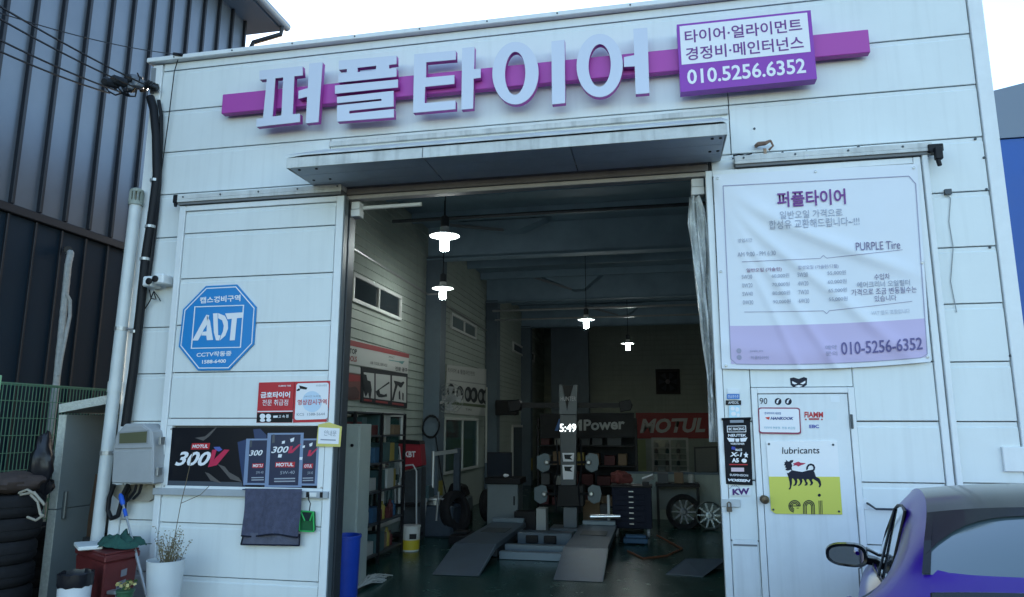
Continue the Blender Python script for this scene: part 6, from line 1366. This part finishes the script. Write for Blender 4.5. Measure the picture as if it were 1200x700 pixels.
# black edging of the side windows, door pillar, belt strip
for sg in (-1, 1):
    def side(pts): return [cw_(sg*x, y, z) for x, y, z in pts]
    up = [(.755,.80,.885),(.738,.62,.985),(.716,.45,1.08),(.660,.05,1.262),(.646,-.2,1.307),(.631,-.55,1.337),(.626,-.79,1.33)]
    lw_ = [(.808,.84,.848),(.81,.45,.858),(.785,.05,.884),(.77,-.2,.904),(.745,-.55,.939),(.729,-.79,.974)]
    MB().tube(dense(side(up),4), .007, 6).tube(dense(side(lw_),4), .006, 6).tube(side([up[-1], lw_[-1]]), .007, 6).build('window_trim', BLACK, car, smooth=True)
    MB().tube(side([(.662,.0,1.268),(.778,-.10,.892)]), .008, 6).build('door_pillar', GLOSSB, car)
    for gp_ in ([(.905,.80,.60),(.908,.62,.40)], [(.76,-.55,.93),(.918,-.62,.83),(.922,-.70,.60),(.90,-.62,.36)], [(.80,.80,.85),(.905,.78,.78),(.910,.80,.58),(.90,.78,.36)]):
        MB().tube(dense(side(gp_),3), .005, 5).build('door_gap', JOINT, car)
    MB().tube(side([(.925,-.30,.80),(.935,-.36,.805),(.935,-.50,.815),(.928,-.56,.82)]), .016, 8).build('door_handle', PAINT, car, smooth=True)
    # mirror
    mc = (sg*.965, .60, .905)
    b = MB()
    rings = []
    for dy, k in ((-.085,.92),(-.09,1.0),(-.03,1.04),(.05,.85),(.11,.45),(.12,.1)):
        rings.append([b.bm.verts.new(cw_(mc[0]+sg*.0+.125*k*math.copysign(abs(math.cos(a))**.7, math.cos(a)), mc[1]+dy, mc[2]+.072*k*math.copysign(abs(math.sin(a))**.75, math.sin(a))*(1.0+.12*math.cos(a)*sg*-1))) for a in [2*math.pi*q/24 for q in range(24)]])
    for p, q in zip(rings, rings[1:]):
        for t_ in range(24): b.bm.faces.new([p[t_], p[(t_+1)%24], q[(t_+1)%24], q[t_]])
    b.bm.faces.new(rings[-1]); b.bm.faces.new(rings[0][::-1])
    mr = b.build('mirror', GLOSSB, car, smooth=True)
    b = MB(); b.face([cw_(mc[0]+.105*math.copysign(abs(math.cos(a))**.7, math.cos(a)), mc[1]-.092, mc[2]+.056*math.copysign(abs(math.sin(a))**.75, math.sin(a))*(1-.12*math.cos(a)*sg)) for a in [2*math.pi*q/24 for q in range(24)]])
    b.build('mirror_glass', mat('mirror_glass', (.80,.86,.9), .02, metal=1), mr)
    MB().prism([cw_(sg*.865,.52,.90),cw_(sg*.865,.68,.90),cw_(sg*.775,.72,.875),cw_(sg*.775,.62,.875)], (0,0,-.045)).prism([cw_(sg*.85,.57,.955),cw_(sg*.85,.63,.955),cw_(sg*.775,.74,.90),cw_(sg*.775,.68,.90)], (0,0,-.018)).build('mirror_arm', GLOSSB, mr, .006)
# rear spoiler, wiper, black rear glass border with a dark reflection drawn into it
MB().prism([cw_(-.52,-1.02,1.352),cw_(0,-1.02,1.412),cw_(.52,-1.02,1.352),cw_(.50,-1.23,1.322),cw_(0,-1.25,1.372),cw_(-.50,-1.23,1.322)], (0,0,-.0)) if False else None
def rg(u, v, l=.004):
    """point on the rear glass: u -1..1 across, v 0 top .. 1 bottom"""
    ys = [-1.2,-1.42,-1.62]; t = v*2; i = min(1, int(t)); f = t-i
    def rowpt(n):
        s = [q for q in ST if abs(q[0]-ys[n]) < 1e-6][0]; a = abs(u); e, r1, c0 = s[7], s[8], s[9]
        if a < .5: k = a/.5; return (r1[0]*k, c0+(r1[1]-c0)*k*k)
        k = (a-.5)/.5; return (r1[0]+(e[0]-r1[0])*k, r1[1]+(e[1]-r1[1])*(k*.6+.4*k*k))
    p, q = rowpt(i), rowpt(i+1)
    return cw_(math.copysign(p[0]+(q[0]-p[0])*f, u), ys[i]+(ys[i+1]-ys[i])*f-l*.5, p[1]+(q[1]-p[1])*f+l)
b = MB(); n = 24
for k in range(n):
    u0, u1 = -1+2*k/n, -1+2*(k+1)/n
    t0 = lambda u: .14+.62*abs(u)**5
    b.face([rg(u0,0), rg(u1,0), rg(u1,min(1,t0(u1))), rg(u0,min(1,t0(u0)))])
for sg in (-1, 1):
    for k in range(8): b.face([rg(sg*1.0,k/8), rg(sg*.955,k/8), rg(sg*.955,(k+1)/8), rg(sg*1.0,(k+1)/8)])
b.build('border_reflection', GLOSSB, rear)
sp = MB(); xs_ = [-.60+1.2*k/14 for k in range(15)]; g = []
for x in xs_:
    ar = .035*(1-(x/.6)**2)
    g.append([sp.bm.verts.new(cw_(x, -1.86, 1.10+ar)), sp.bm.verts.new(cw_(x, -2.02, 1.20+ar)), sp.bm.verts.new(cw_(x, -2.06, 1.185+ar)), sp.bm.verts.new(cw_(x, -1.92, 1.07+ar))])
for p, q in zip(g, g[1:]):
    for k in range(4): sp.bm.faces.new([p[k], p[(k+1)%4], q[(k+1)%4], q[k]])
sp.bm.faces.new(g[0]); sp.bm.faces.new(g[-1][::-1]); sp.build('spoiler', GLOSSB, car, .004)
for sg in (-1, 1):
    b = MB(); b.prism([cw_(sg*.55,-2.055,.86),cw_(sg*.74,-1.99,.86),cw_(sg*.76,-1.965,.93),cw_(sg*.56,-2.03,.94)], cw_(0,-.02,0)-cw_(0,0,0)); b.build('tail_light', mat('red_lens', (.30,.01,.01), .12, coat=1), car, .006)
    for y in (1.25, -1.30):
        c = cw_(sg*.80, y, .315); ax = cw_(sg,0,0)-cw_(0,0,0)
        wl = MB().lathe(c, [(.22,-.10),(.30,-.105),(.318,-.08),(.32,0),(.318,.08),(.30,.105),(.22,.10)], 28, ax).build('wheel', TYRE, car, smooth=True)
        MB().lathe(c, [(.225,-.08),(.225,.085),(.20,.07),(.05,.06),(0,.06)], 28, ax).build('rim', mat('dark_alloy', (.07,.075,.08), .4, metal=.6), wl, smooth=True)
MB().prism([cw_(-.26,-2.075,.62),cw_(.26,-2.075,.62),cw_(.26,-2.065,.73),cw_(-.26,-2.065,.73)], cw_(0,-.01,0)-cw_(0,0,0)).build('number_plate', SHEETW, car)
GLOSSB.node_tree.nodes['Principled BSDF'].inputs['Specular IOR Level'].default_value = .28
bpy.data.objects.remove(_to)
